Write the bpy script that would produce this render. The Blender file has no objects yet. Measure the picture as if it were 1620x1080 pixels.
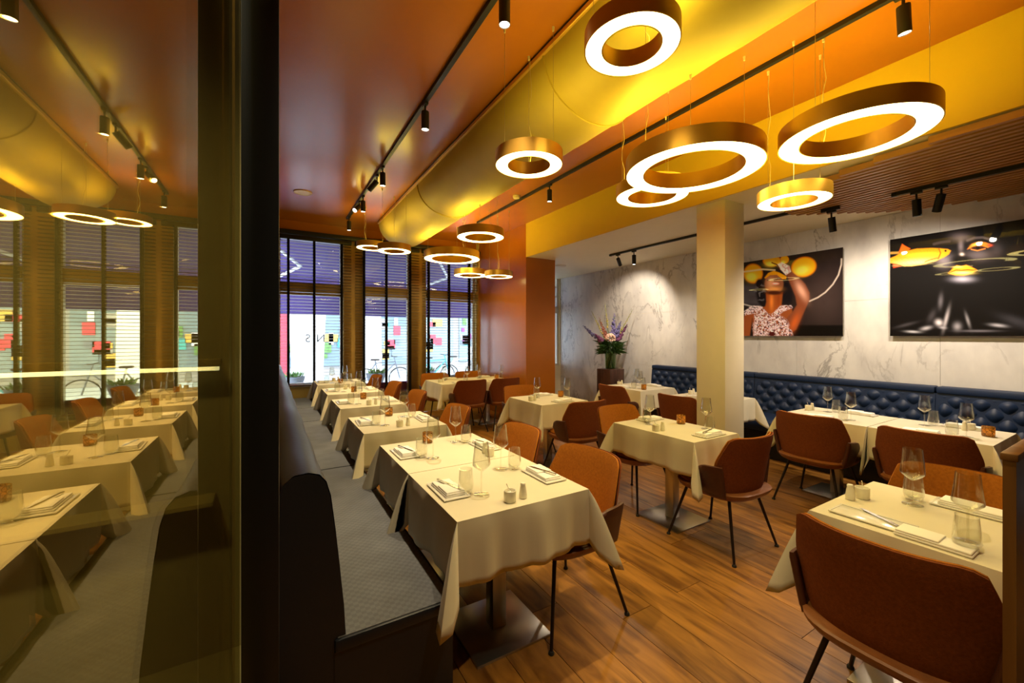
import bpy, bmesh, math, random
import numpy as np
from mathutils import Vector, Matrix
R = random.Random(7)
PI = math.pi
sc = bpy.context.scene
COL = sc.collection

# ------------------------------------------------------------------ camera
F_PX, VP_X, HOR_Y, EYE = 645.0, 426.0, 531.0, 1.53
THETA = math.atan((810 - VP_X) / F_PX)
cam_d = bpy.data.cameras.new('camera')
cam_d.sensor_width = 36.0
cam_d.lens = F_PX / 1620 * 36.0
cam_d.shift_y = -(540 - HOR_Y) / 1620
cam_d.clip_start = 0.01
cam_d.clip_end = 200
cam = bpy.data.objects.new('camera', cam_d)
COL.objects.link(cam)
cam.location = (0, 0, EYE)
cam.rotation_euler = (PI / 2, 0, -THETA)
sc.camera = cam

# ------------------------------------------------------------------ world, exposure
world = bpy.data.worlds.new('world')
sc.world = world
world.use_nodes = True
bg = world.node_tree.nodes['Background']
bg.inputs[0].default_value = (0.80, 0.90, 1.0, 1)
bg.inputs[1].default_value = 7.5
sc.view_settings.view_transform = 'Standard'
sc.view_settings.look = 'None'
sc.view_settings.gamma = 1.0
sc.view_settings.use_curve_mapping = False
sc.view_settings.exposure = 0.42
RING_E = 13.0
RING_UP = 17.0
RING_COL = (1.0, 0.80, 0.28)
SPOT_COL = (1.0, 0.78, 0.46)
WALL_COL = (1.0, 0.82, 0.62)
try:
    cy = sc.cycles
    cy.use_denoising = True
    cy.max_bounces = 8
    cy.diffuse_bounces = 4
    cy.glossy_bounces = 4
    cy.transmission_bounces = 6
    cy.transparent_max_bounces = 24
    cy.caustics_reflective = False
    cy.caustics_refractive = False
    cy.sample_clamp_indirect = 6.0
except Exception:
    pass

# ------------------------------------------------------------------ materials
def new_mat(name):
    m = bpy.data.materials.new(name)
    m.use_nodes = True
    nt = m.node_tree
    return m, nt, nt.nodes['Principled BSDF']

def mat(name, col, rough=0.5, metal=0.0, var=0.0, scale=8.0, coat=0.0, bump=0.0, bscale=200.0, stretch=None, sheen=0.0, spec=0.5, detail=4.0):
    m, nt, b = new_mat(name)
    N, L = nt.nodes, nt.links
    b.inputs['Base Color'].default_value = (*col, 1)
    b.inputs['Roughness'].default_value = rough
    b.inputs['Metallic'].default_value = metal
    b.inputs['Coat Weight'].default_value = coat
    b.inputs['Coat Roughness'].default_value = 0.12
    b.inputs['Sheen Weight'].default_value = sheen
    b.inputs['Specular IOR Level'].default_value = spec
    tc = N.new('ShaderNodeTexCoord')
    mp = N.new('ShaderNodeMapping')
    L.new(tc.outputs['Object'], mp.inputs['Vector'])
    if stretch:
        mp.inputs['Scale'].default_value = stretch
    if var > 0:
        n = N.new('ShaderNodeTexNoise')
        n.inputs['Scale'].default_value = scale
        n.inputs['Detail'].default_value = detail
        L.new(mp.outputs[0], n.inputs['Vector'])
        r = N.new('ShaderNodeValToRGB')
        r.color_ramp.elements[0].position = 0.3
        r.color_ramp.elements[1].position = 0.7
        r.color_ramp.elements[0].color = (*[max(0, c * (1 - var)) for c in col], 1)
        r.color_ramp.elements[1].color = (*[min(1, c * (1 + var)) for c in col], 1)
        L.new(n.outputs[0], r.inputs[0])
        L.new(r.outputs[0], b.inputs['Base Color'])
    if bump > 0:
        n2 = N.new('ShaderNodeTexNoise')
        n2.inputs['Scale'].default_value = bscale
        n2.inputs['Detail'].default_value = 3
        L.new(mp.outputs[0], n2.inputs['Vector'])
        bp = N.new('ShaderNodeBump')
        bp.inputs['Strength'].default_value = bump
        bp.inputs['Distance'].default_value = 0.004
        L.new(n2.outputs[0], bp.inputs['Height'])
        L.new(bp.outputs[0], b.inputs['Normal'])
    return m

def emit(name, col, strength):
    m, nt, b = new_mat(name)
    b.inputs['Base Color'].default_value = (*col, 1)
    b.inputs['Emission Color'].default_value = (*col, 1)
    b.inputs['Emission Strength'].default_value = strength
    b.inputs['Roughness'].default_value = 0.5
    return m

def thin_glass(name, tint=(0.97, 0.98, 0.97), base=0.03, span=0.6, power=4.0, rough=0.0, glossy=(1, 1, 1)):
    m = bpy.data.materials.new(name)
    m.use_nodes = True
    nt = m.node_tree
    nt.nodes.clear()
    N, L = nt.nodes, nt.links
    o = N.new('ShaderNodeOutputMaterial')
    t = N.new('ShaderNodeBsdfTransparent')
    t.inputs[0].default_value = (*tint, 1)
    g = N.new('ShaderNodeBsdfGlossy')
    g.inputs[0].default_value = (*glossy, 1)
    g.inputs['Roughness'].default_value = rough
    lw = N.new('ShaderNodeLayerWeight')
    lw.inputs[0].default_value = 0.5
    pw_ = N.new('ShaderNodeMath'); pw_.operation = 'POWER'
    L.new(lw.outputs['Facing'], pw_.inputs[0])
    pw_.inputs[1].default_value = power
    fr = N.new('ShaderNodeMath'); fr.operation = 'MULTIPLY_ADD'
    L.new(pw_.outputs[0], fr.inputs[0])
    fr.inputs[1].default_value = span
    fr.inputs[2].default_value = base
    mx = N.new('ShaderNodeMixShader')
    L.new(fr.outputs[0], mx.inputs[0])
    L.new(t.outputs[0], mx.inputs[1])
    L.new(g.outputs[0], mx.inputs[2])
    L.new(mx.outputs[0], o.inputs[0])
    return m

def wood(name, dark, light, rough=0.4, scale=1.0, axis='Y', coat=0.0, rnd=True):
    m, nt, b = new_mat(name)
    N, L = nt.nodes, nt.links
    tc = N.new('ShaderNodeTexCoord')
    mp = N.new('ShaderNodeMapping')
    st = {'Y': (7, 1.1, 7), 'X': (0.7, 9, 9), 'Z': (9, 9, 0.7)}[axis]
    mp.inputs['Scale'].default_value = tuple(s * scale for s in st)
    L.new(tc.outputs['Object'], mp.inputs['Vector'])
    vec = mp.outputs[0]
    if rnd:
        oi = N.new('ShaderNodeObjectInfo')
        ad = N.new('ShaderNodeVectorMath')
        ad.operation = 'MULTIPLY_ADD'
        cmb = N.new('ShaderNodeCombineXYZ')
        for i in range(3):
            L.new(oi.outputs['Random'], cmb.inputs[i])
        ad.inputs[1].default_value = (37, 91, 53)
        L.new(cmb.outputs[0], ad.inputs[0])
        L.new(vec, ad.inputs[2])
        vec = ad.outputs[0]
    n = N.new('ShaderNodeTexNoise')
    n.inputs['Scale'].default_value = 1.6
    n.inputs['Detail'].default_value = 8
    n.inputs['Distortion'].default_value = 1.4
    L.new(vec, n.inputs['Vector'])
    r = N.new('ShaderNodeValToRGB')
    e = r.color_ramp.elements
    e[0].position, e[1].position = 0.32, 0.68
    e[0].color, e[1].color = (*dark, 1), (*light, 1)
    L.new(n.outputs[0], r.inputs[0])
    out = r.outputs[0]
    if rnd:
        hs = N.new('ShaderNodeHueSaturation')
        mr = N.new('ShaderNodeMapRange')
        mr.inputs['To Min'].default_value = 0.72
        mr.inputs['To Max'].default_value = 1.22
        L.new(oi.outputs['Random'], mr.inputs['Value'])
        L.new(mr.outputs[0], hs.inputs['Value'])
        L.new(out, hs.inputs['Color'])
        out = hs.outputs[0]
    L.new(out, b.inputs['Base Color'])
    b.inputs['Roughness'].default_value = rough
    b.inputs['Coat Weight'].default_value = coat
    bp = N.new('ShaderNodeBump')
    bp.inputs['Strength'].default_value = 0.15
    bp.inputs['Distance'].default_value = 0.003
    L.new(n.outputs[0], bp.inputs['Height'])
    L.new(bp.outputs[0], b.inputs['Normal'])
    return m

def marble(name):
    m, nt, b = new_mat(name)
    N, L = nt.nodes, nt.links
    tc = N.new('ShaderNodeTexCoord')
    mp = N.new('ShaderNodeMapping')
    mp.inputs['Scale'].default_value = (1.0, 1.5, 0.75)
    mp.inputs['Rotation'].default_value = (0.45, 0, 0)
    L.new(tc.outputs['Object'], mp.inputs['Vector'])
    nz = N.new('ShaderNodeTexNoise')
    nz.inputs['Scale'].default_value = 1.7
    nz.inputs['Detail'].default_value = 9
    nz.inputs['Roughness'].default_value = 0.62
    nz.inputs['Distortion'].default_value = 0.5
    L.new(mp.outputs[0], nz.inputs['Vector'])
    ab = N.new('ShaderNodeMath'); ab.operation = 'SUBTRACT'; ab.inputs[1].default_value = 0.5
    L.new(nz.outputs[0], ab.inputs[0])
    ab2 = N.new('ShaderNodeMath'); ab2.operation = 'ABSOLUTE'
    L.new(ab.outputs[0], ab2.inputs[0])
    vr = N.new('ShaderNodeValToRGB')
    vr.color_ramp.elements[0].position = 0.0
    vr.color_ramp.elements[0].color = (1, 1, 1, 1)
    vr.color_ramp.elements[1].position = 0.022
    vr.color_ramp.elements[1].color = (0, 0, 0, 1)
    L.new(ab2.outputs[0], vr.inputs[0])
    ms = N.new('ShaderNodeTexNoise')
    ms.inputs['Scale'].default_value = 1.5
    ms.inputs['Detail'].default_value = 3
    L.new(tc.outputs['Object'], ms.inputs['Vector'])
    mrp = N.new('ShaderNodeValToRGB')
    mrp.color_ramp.elements[0].position = 0.44
    mrp.color_ramp.elements[1].position = 0.62
    L.new(ms.outputs[0], mrp.inputs[0])
    mul = N.new('ShaderNodeMath'); mul.operation = 'MULTIPLY'
    L.new(vr.outputs[0], mul.inputs[0])
    L.new(mrp.outputs[0], mul.inputs[1])
    cl = N.new('ShaderNodeTexNoise')
    cl.inputs['Scale'].default_value = 3.0
    cl.inputs['Detail'].default_value = 5
    L.new(mp.outputs[0], cl.inputs['Vector'])
    base = N.new('ShaderNodeValToRGB')
    base.color_ramp.elements[0].position = 0.3
    base.color_ramp.elements[1].position = 0.62
    base.color_ramp.elements[0].color = (0.60, 0.59, 0.59, 1)
    base.color_ramp.elements[1].color = (0.76, 0.75, 0.73, 1)
    L.new(cl.outputs[0], base.inputs[0])
    mx = N.new('ShaderNodeMix'); mx.data_type = 'RGBA'
    L.new(mul.outputs[0], mx.inputs['Factor'])
    L.new(base.outputs[0], mx.inputs[6])
    mx.inputs[7].default_value = (0.34, 0.33, 0.33, 1)
    L.new(mx.outputs[2], b.inputs['Base Color'])
    b.inputs['Roughness'].default_value = 0.35
    return m

def weave(name, c1, c2, scale=60, rough=0.8):
    m, nt, b = new_mat(name)
    N, L = nt.nodes, nt.links
    tc = N.new('ShaderNodeTexCoord')
    ch = N.new('ShaderNodeTexChecker')
    ch.inputs['Scale'].default_value = scale
    ch.inputs['Color1'].default_value = (*c1, 1)
    ch.inputs['Color2'].default_value = (*c2, 1)
    L.new(tc.outputs['Object'], ch.inputs['Vector'])
    nz = N.new('ShaderNodeTexNoise')
    nz.inputs['Scale'].default_value = 7
    nz.inputs['Detail'].default_value = 6
    L.new(tc.outputs['Object'], nz.inputs['Vector'])
    mx = N.new('ShaderNodeMix'); mx.data_type = 'RGBA'; mx.blend_type = 'OVERLAY'
    mx.inputs['Factor'].default_value = 0.35
    L.new(ch.outputs[0], mx.inputs[6])
    L.new(nz.outputs[0], mx.inputs[7])
    L.new(mx.outputs[2], b.inputs['Base Color'])
    b.inputs['Roughness'].default_value = rough
    bp = N.new('ShaderNodeBump')
    bp.inputs['Strength'].default_value = 0.3
    bp.inputs['Distance'].default_value = 0.002
    L.new(ch.outputs[1], bp.inputs['Height'])
    L.new(bp.outputs[0], b.inputs['Normal'])
    return m

def vcol(name, rough=0.2, coat=0.0):
    m, nt, b = new_mat(name)
    a = nt.nodes.new('ShaderNodeVertexColor')
    a.layer_name = 'print'
    nt.links.new(a.outputs[0], b.inputs['Base Color'])
    b.inputs['Roughness'].default_value = rough
    b.inputs['Coat Weight'].default_value = coat
    b.inputs['Coat Roughness'].default_value = 0.02
    b.inputs['Specular IOR Level'].default_value = 0.1
    return m

def translucent(name, col, tcol, fac=0.5):
    m = bpy.data.materials.new(name)
    m.use_nodes = True
    nt = m.node_tree
    b = nt.nodes['Principled BSDF']
    b.inputs['Base Color'].default_value = (*col, 1)
    b.inputs['Roughness'].default_value = 0.25
    t = nt.nodes.new('ShaderNodeBsdfTranslucent')
    t.inputs[0].default_value = (*tcol, 1)
    v = nt.nodes.new('ShaderNodeTexVoronoi')
    v.inputs['Scale'].default_value = 55
    v.feature = 'DISTANCE_TO_EDGE'
    tc = nt.nodes.new('ShaderNodeTexCoord')
    nt.links.new(tc.outputs['Object'], v.inputs['Vector'])
    cr = nt.nodes.new('ShaderNodeValToRGB')
    cr.color_ramp.elements[0].position = 0.02
    cr.color_ramp.elements[1].position = 0.12
    cr.color_ramp.elements[0].color = (0, 0, 0, 1)
    cr.color_ramp.elements[1].color = (fac, fac, fac, 1)
    nt.links.new(v.outputs['Distance'], cr.inputs[0])
    mx = nt.nodes.new('ShaderNodeMixShader')
    nt.links.new(cr.outputs[0], mx.inputs[0])
    nt.links.new(b.outputs[0], mx.inputs[1])
    nt.links.new(t.outputs[0], mx.inputs[2])
    nt.links.new(mx.outputs[0], nt.nodes['Material Output'].inputs[0])
    return m

M = dict(
    orange=mat('orange_lacquer', (0.40, 0.125, 0.008), 0.24, var=0.06, scale=2, bump=0.06, bscale=9, spec=0.6),
    fascia=mat('ochre_paint', (0.70, 0.48, 0.022), 0.5, var=0.03, scale=3),
    umber=mat('umber_panel', (0.20, 0.125, 0.055), 0.6),
    charcoal=mat('charcoal_paint', (0.030, 0.026, 0.024), 0.6),
    white=mat('white_plaster', (0.80, 0.70, 0.47), 0.6, var=0.02),
    cream=mat('cream_paint', (0.74, 0.67, 0.50), 0.45, var=0.02),
    offwhite_frame=mat('window_frame_paint', (0.62, 0.58, 0.48), 0.4),
    panel_yellow=mat('ochre_panel', (0.55, 0.42, 0.16), 0.5, var=0.05),
    duct=mat('gold_duct_fabric', (0.50, 0.37, 0.05), 0.55, metal=0.15, var=0.06, scale=3, bump=0.12, bscale=14),
    gold=mat('gold_ring_paint', (0.62, 0.36, 0.06), 0.34, metal=0.6, var=0.04),
    black=mat('black_metal', (0.010, 0.010, 0.011), 0.42, spec=0.4),
    blackpost=mat('black_frame', (0.012, 0.015, 0.020), 0.35),
    tape=mat('blind_tape', (0.008, 0.008, 0.012), 0.9, spec=0.1),
    slat_blind=wood('blind_slat_wood', (0.08, 0.045, 0.016), (0.18, 0.10, 0.035), 0.35, 1.5, 'X', rnd=False),
    mullion=mat('bronze_frame', (0.42, 0.26, 0.07), 0.4, var=0.1),
    marble=marble('white_veined_marble'),
    plank=wood('oak_plank', (0.130, 0.047, 0.006), (0.40, 0.180, 0.030), 0.38, 1.0, 'Y'),
    subfloor=mat('dark_subfloor', (0.03, 0.015, 0.006), 0.8),
    slatwood=wood('ceiling_slat_wood', (0.36, 0.165, 0.045), (0.47, 0.225, 0.066), 0.45, 1.2, 'Y', rnd=False),
    slatback=mat('slat_backing', (0.03, 0.012, 0.006), 0.8),
    divider=wood('divider_wood', (0.12, 0.045, 0.012), (0.20, 0.085, 0.022), 0.4, 1.0, 'Z', rnd=False),
    walnut=wood('walnut_plinth', (0.030, 0.012, 0.008), (0.095, 0.036, 0.020), 0.4, 1.5, 'Z', rnd=False),
    cloth=mat('cream_linen', (0.69, 0.635, 0.48), 0.85, var=0.03, scale=5, bump=0.10, bscale=25, sheen=0.2),
    napkin=mat('white_napkin', (0.90, 0.88, 0.82), 0.85, bump=0.06, bscale=60),
    china=mat('white_china', (0.78, 0.76, 0.68), 0.15, spec=0.6),
    ceramic=mat('cream_ceramic', (0.84, 0.80, 0.64), 0.3, var=0.04, scale=40),
    steel=mat('brushed_steel', (0.52, 0.50, 0.46), 0.28, metal=1.0, var=0.05, scale=3),
    cutlery=mat('cutlery_steel', (0.62, 0.60, 0.55), 0.16, metal=1.0),
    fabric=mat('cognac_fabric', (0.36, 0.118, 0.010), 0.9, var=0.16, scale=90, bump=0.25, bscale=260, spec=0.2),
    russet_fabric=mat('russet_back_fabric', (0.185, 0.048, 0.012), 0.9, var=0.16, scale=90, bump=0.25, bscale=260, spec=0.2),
    leather=mat('dark_brown_leather', (0.070, 0.020, 0.010), 0.42, var=0.1, scale=30, bump=0.1, bscale=180),
    tan=mat('tan_leather', (0.22, 0.075, 0.020), 0.42, var=0.12, scale=30, bump=0.1, bscale=180),
    leg=mat('black_chair_leg', (0.022, 0.014, 0.012), 0.38, metal=0.4),
    bench_top=weave('grey_woven_seat', (0.130, 0.140, 0.160), (0.108, 0.115, 0.134), 55),
    bench_leather=mat('black_blue_leather', (0.009, 0.013, 0.022), 0.44, bump=0.15, bscale=40),
    blue=mat('navy_velvet_leather', (0.009, 0.024, 0.072), 0.5, var=0.1, scale=12, spec=0.4),
    glass=thin_glass('clear_glass', (0.95, 0.955, 0.93), base=0.05, span=0.95, power=2.6),
    window_glass=thin_glass('window_glass', (0.97, 0.985, 0.98), span=0.4),
    mirror=thin_glass('amber_partition_glass', (0.88, 0.85, 0.60), base=0.12, span=0.58, power=2.0, glossy=(0.92, 0.78, 0.45)),
    amber=translucent('amber_mosaic_glass', (0.22, 0.12, 0.03), (0.95, 0.60, 0.16), 0.6),
    wax=mat('candle_wax', (0.85, 0.80, 0.65), 0.5),
    flame=emit('candle_flame', (1.0, 0.62, 0.2), 30.0),
    ring=emit('ring_diffuser', RING_COL, RING_E),
    ring_up=emit('ring_uplight', (1.0, 0.76, 0.10), RING_UP),
    lens=emit('spot_lens', (1.0, 0.86, 0.62), 12.0),
    led=emit('led_strip', (1.0, 0.95, 0.72), 3.2),
    lobby=mat('lobby_ochre', (0.34, 0.29, 0.14), 0.7, var=0.08, scale=2),
    brass=mat('brass_edge', (0.62, 0.50, 0.20), 0.4, metal=0.5),
    wire=mat('steel_wire', (0.45, 0.36, 0.20), 0.35, metal=0.8),
    cable=mat('clear_cable', (0.55, 0.42, 0.18), 0.4),
    plastic=mat('cream_plastic', (0.66, 0.56, 0.33), 0.45),
    stem=mat('flower_stem', (0.10, 0.20, 0.04), 0.6, var=0.2, scale=20),
    leaf=mat('dark_leaf', (0.045, 0.115, 0.025), 0.5, var=0.3, scale=20),
    vase=thin_glass('green_vase_glass', (0.60, 0.68, 0.50)),
    violet=mat('violet_petal', (0.150, 0.130, 0.32), 0.7, var=0.3, scale=40),
    plum=mat('plum_petal', (0.16, 0.045, 0.13), 0.7, var=0.3, scale=40),
    yellowbud=mat('yellow_bud', (0.48, 0.40, 0.10), 0.7, var=0.3, scale=40),
    pinkbloom=mat('blush_petal', (0.80, 0.55, 0.46), 0.7, var=0.1, scale=40),
    russet=mat('russet_petal', (0.30, 0.10, 0.07), 0.7, var=0.3, scale=40),
    awning=mat('purple_awning', (0.065, 0.040, 0.17), 0.8, var=0.08, scale=3),
    metalwhite=mat('white_metal', (0.72, 0.74, 0.76), 0.4),
    street=mat('pale_paving', (0.36, 0.40, 0.44), 0.8, var=0.1, scale=1.5),
    facade=mat('pale_facade', (0.30, 0.29, 0.28), 0.8, var=0.08, scale=1),
    pillar=mat('white_render', (0.86, 0.87, 0.88), 0.7),
    shopglass=mat('shop_window', (0.16, 0.22, 0.26), 0.1),
    red=mat('red_banner', (0.62, 0.05, 0.08), 0.7),
    purple=mat('purple_panel', (0.22, 0.03, 0.20), 0.5),
    lettering=mat('window_lettering', (0.12, 0.12, 0.14), 0.6),
    rubber=mat('rubber_black', (0.02, 0.02, 0.022), 0.7),
    teal=mat('teal_paint', (0.05, 0.32, 0.36), 0.5),
    ochre2=mat('mustard_paint', (0.55, 0.36, 0.08), 0.6),
    brickred=mat('rust_paint', (0.40, 0.14, 0.08), 0.7),
    slate=mat('slate_paint', (0.14, 0.16, 0.20), 0.6),
    green=mat('hedge_green', (0.10, 0.22, 0.06), 0.8, var=0.4, scale=12),
    print=vcol('acrylic_print', 0.6, 0.6),
    printside=mat('print_edge', (0.55, 0.48, 0.36), 0.4),
)

# ------------------------------------------------------------------ mesh helpers
class MB:
    def __init__(s):
        s.v, s.f = [], []
    def add(s, vs, fs):
        o = len(s.v)
        s.v += [tuple(map(float, p)) for p in vs]
        s.f += [tuple(o + i for i in q) for q in fs]
        return s
    def box(s, x0, x1, y0, y1, z0, z1, bev=0.0, seg=2):
        if bev <= 0:
            return s.add([(x0, y0, z0), (x1, y0, z0), (x1, y1, z0), (x0, y1, z0), (x0, y0, z1), (x1, y0, z1), (x1, y1, z1), (x0, y1, z1)],
                         [(0, 3, 2, 1), (4, 5, 6, 7), (0, 1, 5, 4), (1, 2, 6, 5), (2, 3, 7, 6), (3, 0, 4, 7)])
        bm = bmesh.new()
        bmesh.ops.create_cube(bm, size=1.0)
        bmesh.ops.scale(bm, vec=(x1 - x0, y1 - y0, z1 - z0), verts=bm.verts)
        bmesh.ops.translate(bm, vec=((x0 + x1) / 2, (y0 + y1) / 2, (z0 + z1) / 2), verts=bm.verts)
        bmesh.ops.bevel(bm, geom=list(bm.edges), offset=bev, segments=seg, profile=0.5, affect='EDGES')
        bm.verts.index_update()
        s.add([v.co for v in bm.verts], [[v.index for v in q.verts] for q in bm.faces])
        bm.free()
        return s
    def tube(s, pts, r, n=8, cap=True):
        pts = [Vector(p) for p in pts]
        rr = r if isinstance(r, (list, tuple)) else [r] * len(pts)
        rings = []
        for i, p in enumerate(pts):
            d = (pts[min(i + 1, len(pts) - 1)] - pts[max(i - 1, 0)]).normalized()
            a = d.cross(Vector((0, 0, 1)) if abs(d.z) < 0.9 else Vector((1, 0, 0))).normalized()
            b = d.cross(a)
            rings.append([p + rr[i] * (math.cos(2 * PI * k / n) * a + math.sin(2 * PI * k / n) * b) for k in range(n)])
        vs = [v for q in rings for v in q]
        fs = [(i * n + k, i * n + (k + 1) % n, (i + 1) * n + (k + 1) % n, (i + 1) * n + k) for i in range(len(pts) - 1) for k in range(n)]
        if cap:
            fs += [tuple(range(n))[::-1], tuple((len(pts) - 1) * n + k for k in range(n))]
        return s.add(vs, fs)
    def lathe(s, prof, n=24, c=(0, 0, 0)):
        vs, fs = [], []
        for (r, z) in prof:
            for k in range(n):
                a = 2 * PI * k / n
                vs.append((c[0] + max(r, 1e-5) * math.cos(a), c[1] + max(r, 1e-5) * math.sin(a), c[2] + z))
        for i in range(len(prof) - 1):
            for k in range(n):
                fs.append((i * n + k, i * n + (k + 1) % n, (i + 1) * n + (k + 1) % n, (i + 1) * n + k))
        return s.add(vs, fs)
    def cyl(s, c, r, z0, z1, n=20):
        return s.lathe([(0, z0), (r, z0), (r, z1), (0, z1)], n, (c[0], c[1], 0))
    def ball(s, c, r, n=10, m=7, sz=1.0):
        return s.lathe([(r * math.sin(PI * i / m), -r * sz * math.cos(PI * i / m)) for i in range(m + 1)], n, c)
    def prism(s, poly, a0, a1, axis='Z'):
        n = len(poly)
        def P(p, h):
            return {'Z': (p[0], p[1], h), 'Y': (p[0], h, p[1]), 'X': (h, p[0], p[1])}[axis]
        vs = [P(p, a0) for p in poly] + [P(p, a1) for p in poly]
        fs = [tuple(range(n))[::-1], tuple(range(n, 2 * n))] + [(i, (i + 1) % n, n + (i + 1) % n, n + i) for i in range(n)]
        return s.add(vs, fs)
    def grid(s, P, flip=False):
        nu, nv = len(P), len(P[0])
        vs = [p for row in P for p in row]
        fs = [(i * nv + j, (i + 1) * nv + j, (i + 1) * nv + j + 1, i * nv + j + 1) for i in range(nu - 1) for j in range(nv - 1)]
        if flip:
            fs = [q[::-1] for q in fs]
        return s.add(vs, fs)
    def shell(s, P, th):
        A = np.array(P, float)
        du = np.gradient(A, axis=0); dv = np.gradient(A, axis=1)
        nr = np.cross(du, dv); nr /= np.linalg.norm(nr, axis=2, keepdims=True) + 1e-9
        nu, nv = A.shape[:2]
        ui = np.minimum(np.arange(nu), np.arange(nu)[::-1])[:, None]; vi = np.minimum(np.arange(nv), np.arange(nv)[::-1])[None, :]
        e = np.minimum(ui, vi); t = th / 2 * np.where(e == 0, 0.45, np.where(e == 1, 0.9, 1.0))[:, :, None]
        T = A + nr * t; B = A - nr * t
        s.grid(T.tolist()); s.grid(B.tolist(), True)
        rim = [(i, 0) for i in range(nu)] + [(nu - 1, j) for j in range(1, nv)] + [(i, nv - 1) for i in range(nu - 2, -1, -1)] + [(0, j) for j in range(nv - 2, 0, -1)]
        n = len(rim)
        s.add([T[i, j] for i, j in rim] + [B[i, j] for i, j in rim], [(k, n + k, n + (k + 1) % n, (k + 1) % n) for k in range(n)])
        return s
    def xf(s, mtx, start=0):
        s.v = s.v[:start] + [tuple(mtx @ Vector(p)) for p in s.v[start:]]
        return s
    def mesh(s, name, smooth=True, ang=35):
        me = bpy.data.meshes.new(name)
        me.from_pydata(s.v, [], s.f)
        me.update()
        if smooth:
            bm = bmesh.new(); bm.from_mesh(me)
            bmesh.ops.remove_doubles(bm, verts=bm.verts, dist=1e-5)
            bmesh.ops.recalc_face_normals(bm, faces=bm.faces)
            bm.to_mesh(me); bm.free()
            for p in me.polygons:
                p.use_smooth = True
            me.set_sharp_from_angle(angle=math.radians(ang))
        return me
    def build(s, name, m, parent=None, loc=None, smooth=True, ang=35):
        me = s.mesh(name, smooth, ang)
        me.materials.append(M[m] if isinstance(m, str) else m)
        return obj(name, me, parent, loc)

def obj(name, data, parent=None, loc=None, rot=None):
    o = bpy.data.objects.new(name, data)
    COL.objects.link(o)
    if parent is not None:
        o.parent = parent
    if loc is not None:
        o.location = loc
    if rot is not None:
        o.rotation_euler = rot
    return o

def tag(o, label=None, cat=None, group=None, kind=None):
    if label: o['label'] = label
    if cat: o['category'] = cat
    if group: o['group'] = group
    if kind: o['kind'] = kind
    return o

def thing(name, label, cat, loc=(0, 0, 0), rz=0, group=None):
    return tag(obj(name, None, None, loc, (0, 0, rz)), label, cat, group)

def tree(o, parent=None):
    c = o.copy()
    COL.objects.link(c)
    c.parent = parent
    for ch in list(o.children):
        tree(ch, c)
    return c

def place(proto, loc, rz=0, label=None, group=None, first=[]):
    """use the prototype itself the first time, afterwards copies of it and its parts"""
    if proto.name in first:
        o = tree(proto)
    else:
        first.append(proto.name)
        o = proto
    o.location = loc
    o.rotation_euler = (0, 0, rz)
    if label: o['label'] = label
    if group: o['group'] = group
    return o

def struct(o):
    o['kind'] = 'structure'
    return o

def B(x0, x1, y0, y1, z0, z1, bev=0.0):
    return MB().box(x0, x1, y0, y1, z0, z1, bev)

# ================================================================== STRUCTURE
ZC, ZL = 3.52, 2.93            # high and low ceiling
XL, XP, XR = -0.046, 3.914, 6.15
YB, YF = 8.0, -3.0
XQ = 4.555                     # right side of the orange pier
YP = 6.09

# floor with planks running towards the windows
fl = struct(B(XL, XR, YF, YB, -0.06, -0.006).build('floor', 'subfloor', smooth=False))
pw = 0.2235
x = 0.078
lens = {}
while x < XR - 0.05:
    y = -0.6 - R.random() * 1.4
    while y < YB:
        L_ = R.choice([1.5, 1.8, 2.1, 2.4])
        w = min(pw, XR - x) - 0.003
        y1 = min(y + L_, YB)
        if y1 - y > 0.1:
            key = (round(w, 4), round(y1 - y, 3))
            if key not in lens:
                lens[key] = B(0, key[0], 0, key[1] - 0.003, -0.006, 0.0).mesh('plank', False)
                lens[key].materials.append(M['plank'])
            obj('plank', lens[key], fl, (x, y, 0))
        y += L_
    x += pw
struct(B(XL, XR, YF, -1.8, -0.004, 0.0).build('floor_rear', 'plank', smooth=False))

struct(B(XL, XP + 0.02, YF, YB + 0.25, ZC, ZC + 0.08).build('ceiling', 'orange', smooth=False))
struct(B(XP + 0.02, XR + 0.1, YF, YB + 0.25, ZL, ZL + 0.08).build('ceiling_low', 'white', smooth=False))
struct(B(XP, XP + 0.02, YF, YP, ZL - 0.005, ZC).build('trim_1', 'fascia', smooth=False))
struct(B(XP, XQ, YP, YB, 0, ZC).build('wall_pier', 'orange', smooth=False))
struct(B(4.0, 4.34, 2.465, 2.788, 0, ZL, 0.004).build('column', 'cream'))
struct(B(XL, XL + 0.016, 0.958, YB, 0, ZC).build('wall_left', 'umber', smooth=False))
struct(B(XL - 0.08, XL, YF, -1.6, 0, ZC).build('wall_left_rear', 'lobby', smooth=False))
struct(B(-1.8, XR + 0.1, YF - 0.1, YF, 0, ZC).build('wall_rear', 'charcoal', smooth=False))

# marble wall: slabs with fine joints
wr = struct(B(XR + 0.012, XR + 0.1, YF, YB, 0, ZL).build('wall_right', 'white', smooth=False))
ys = [-3.0, -1.36, 0.02, 1.40, 2.78, 4.16, 5.54, 6.92, 8.0]
for i in range(len(ys) - 1):
    for (z0, z1) in ((0, 0.98), (0.98, 1.96), (1.96, ZL)):
        B(XR, XR + 0.012, ys[i] + 0.0012, ys[i + 1] - 0.0012, z0 + 0.0012, z1 - 0.0012).build('marble_slab', 'marble', wr, smooth=False)

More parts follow.
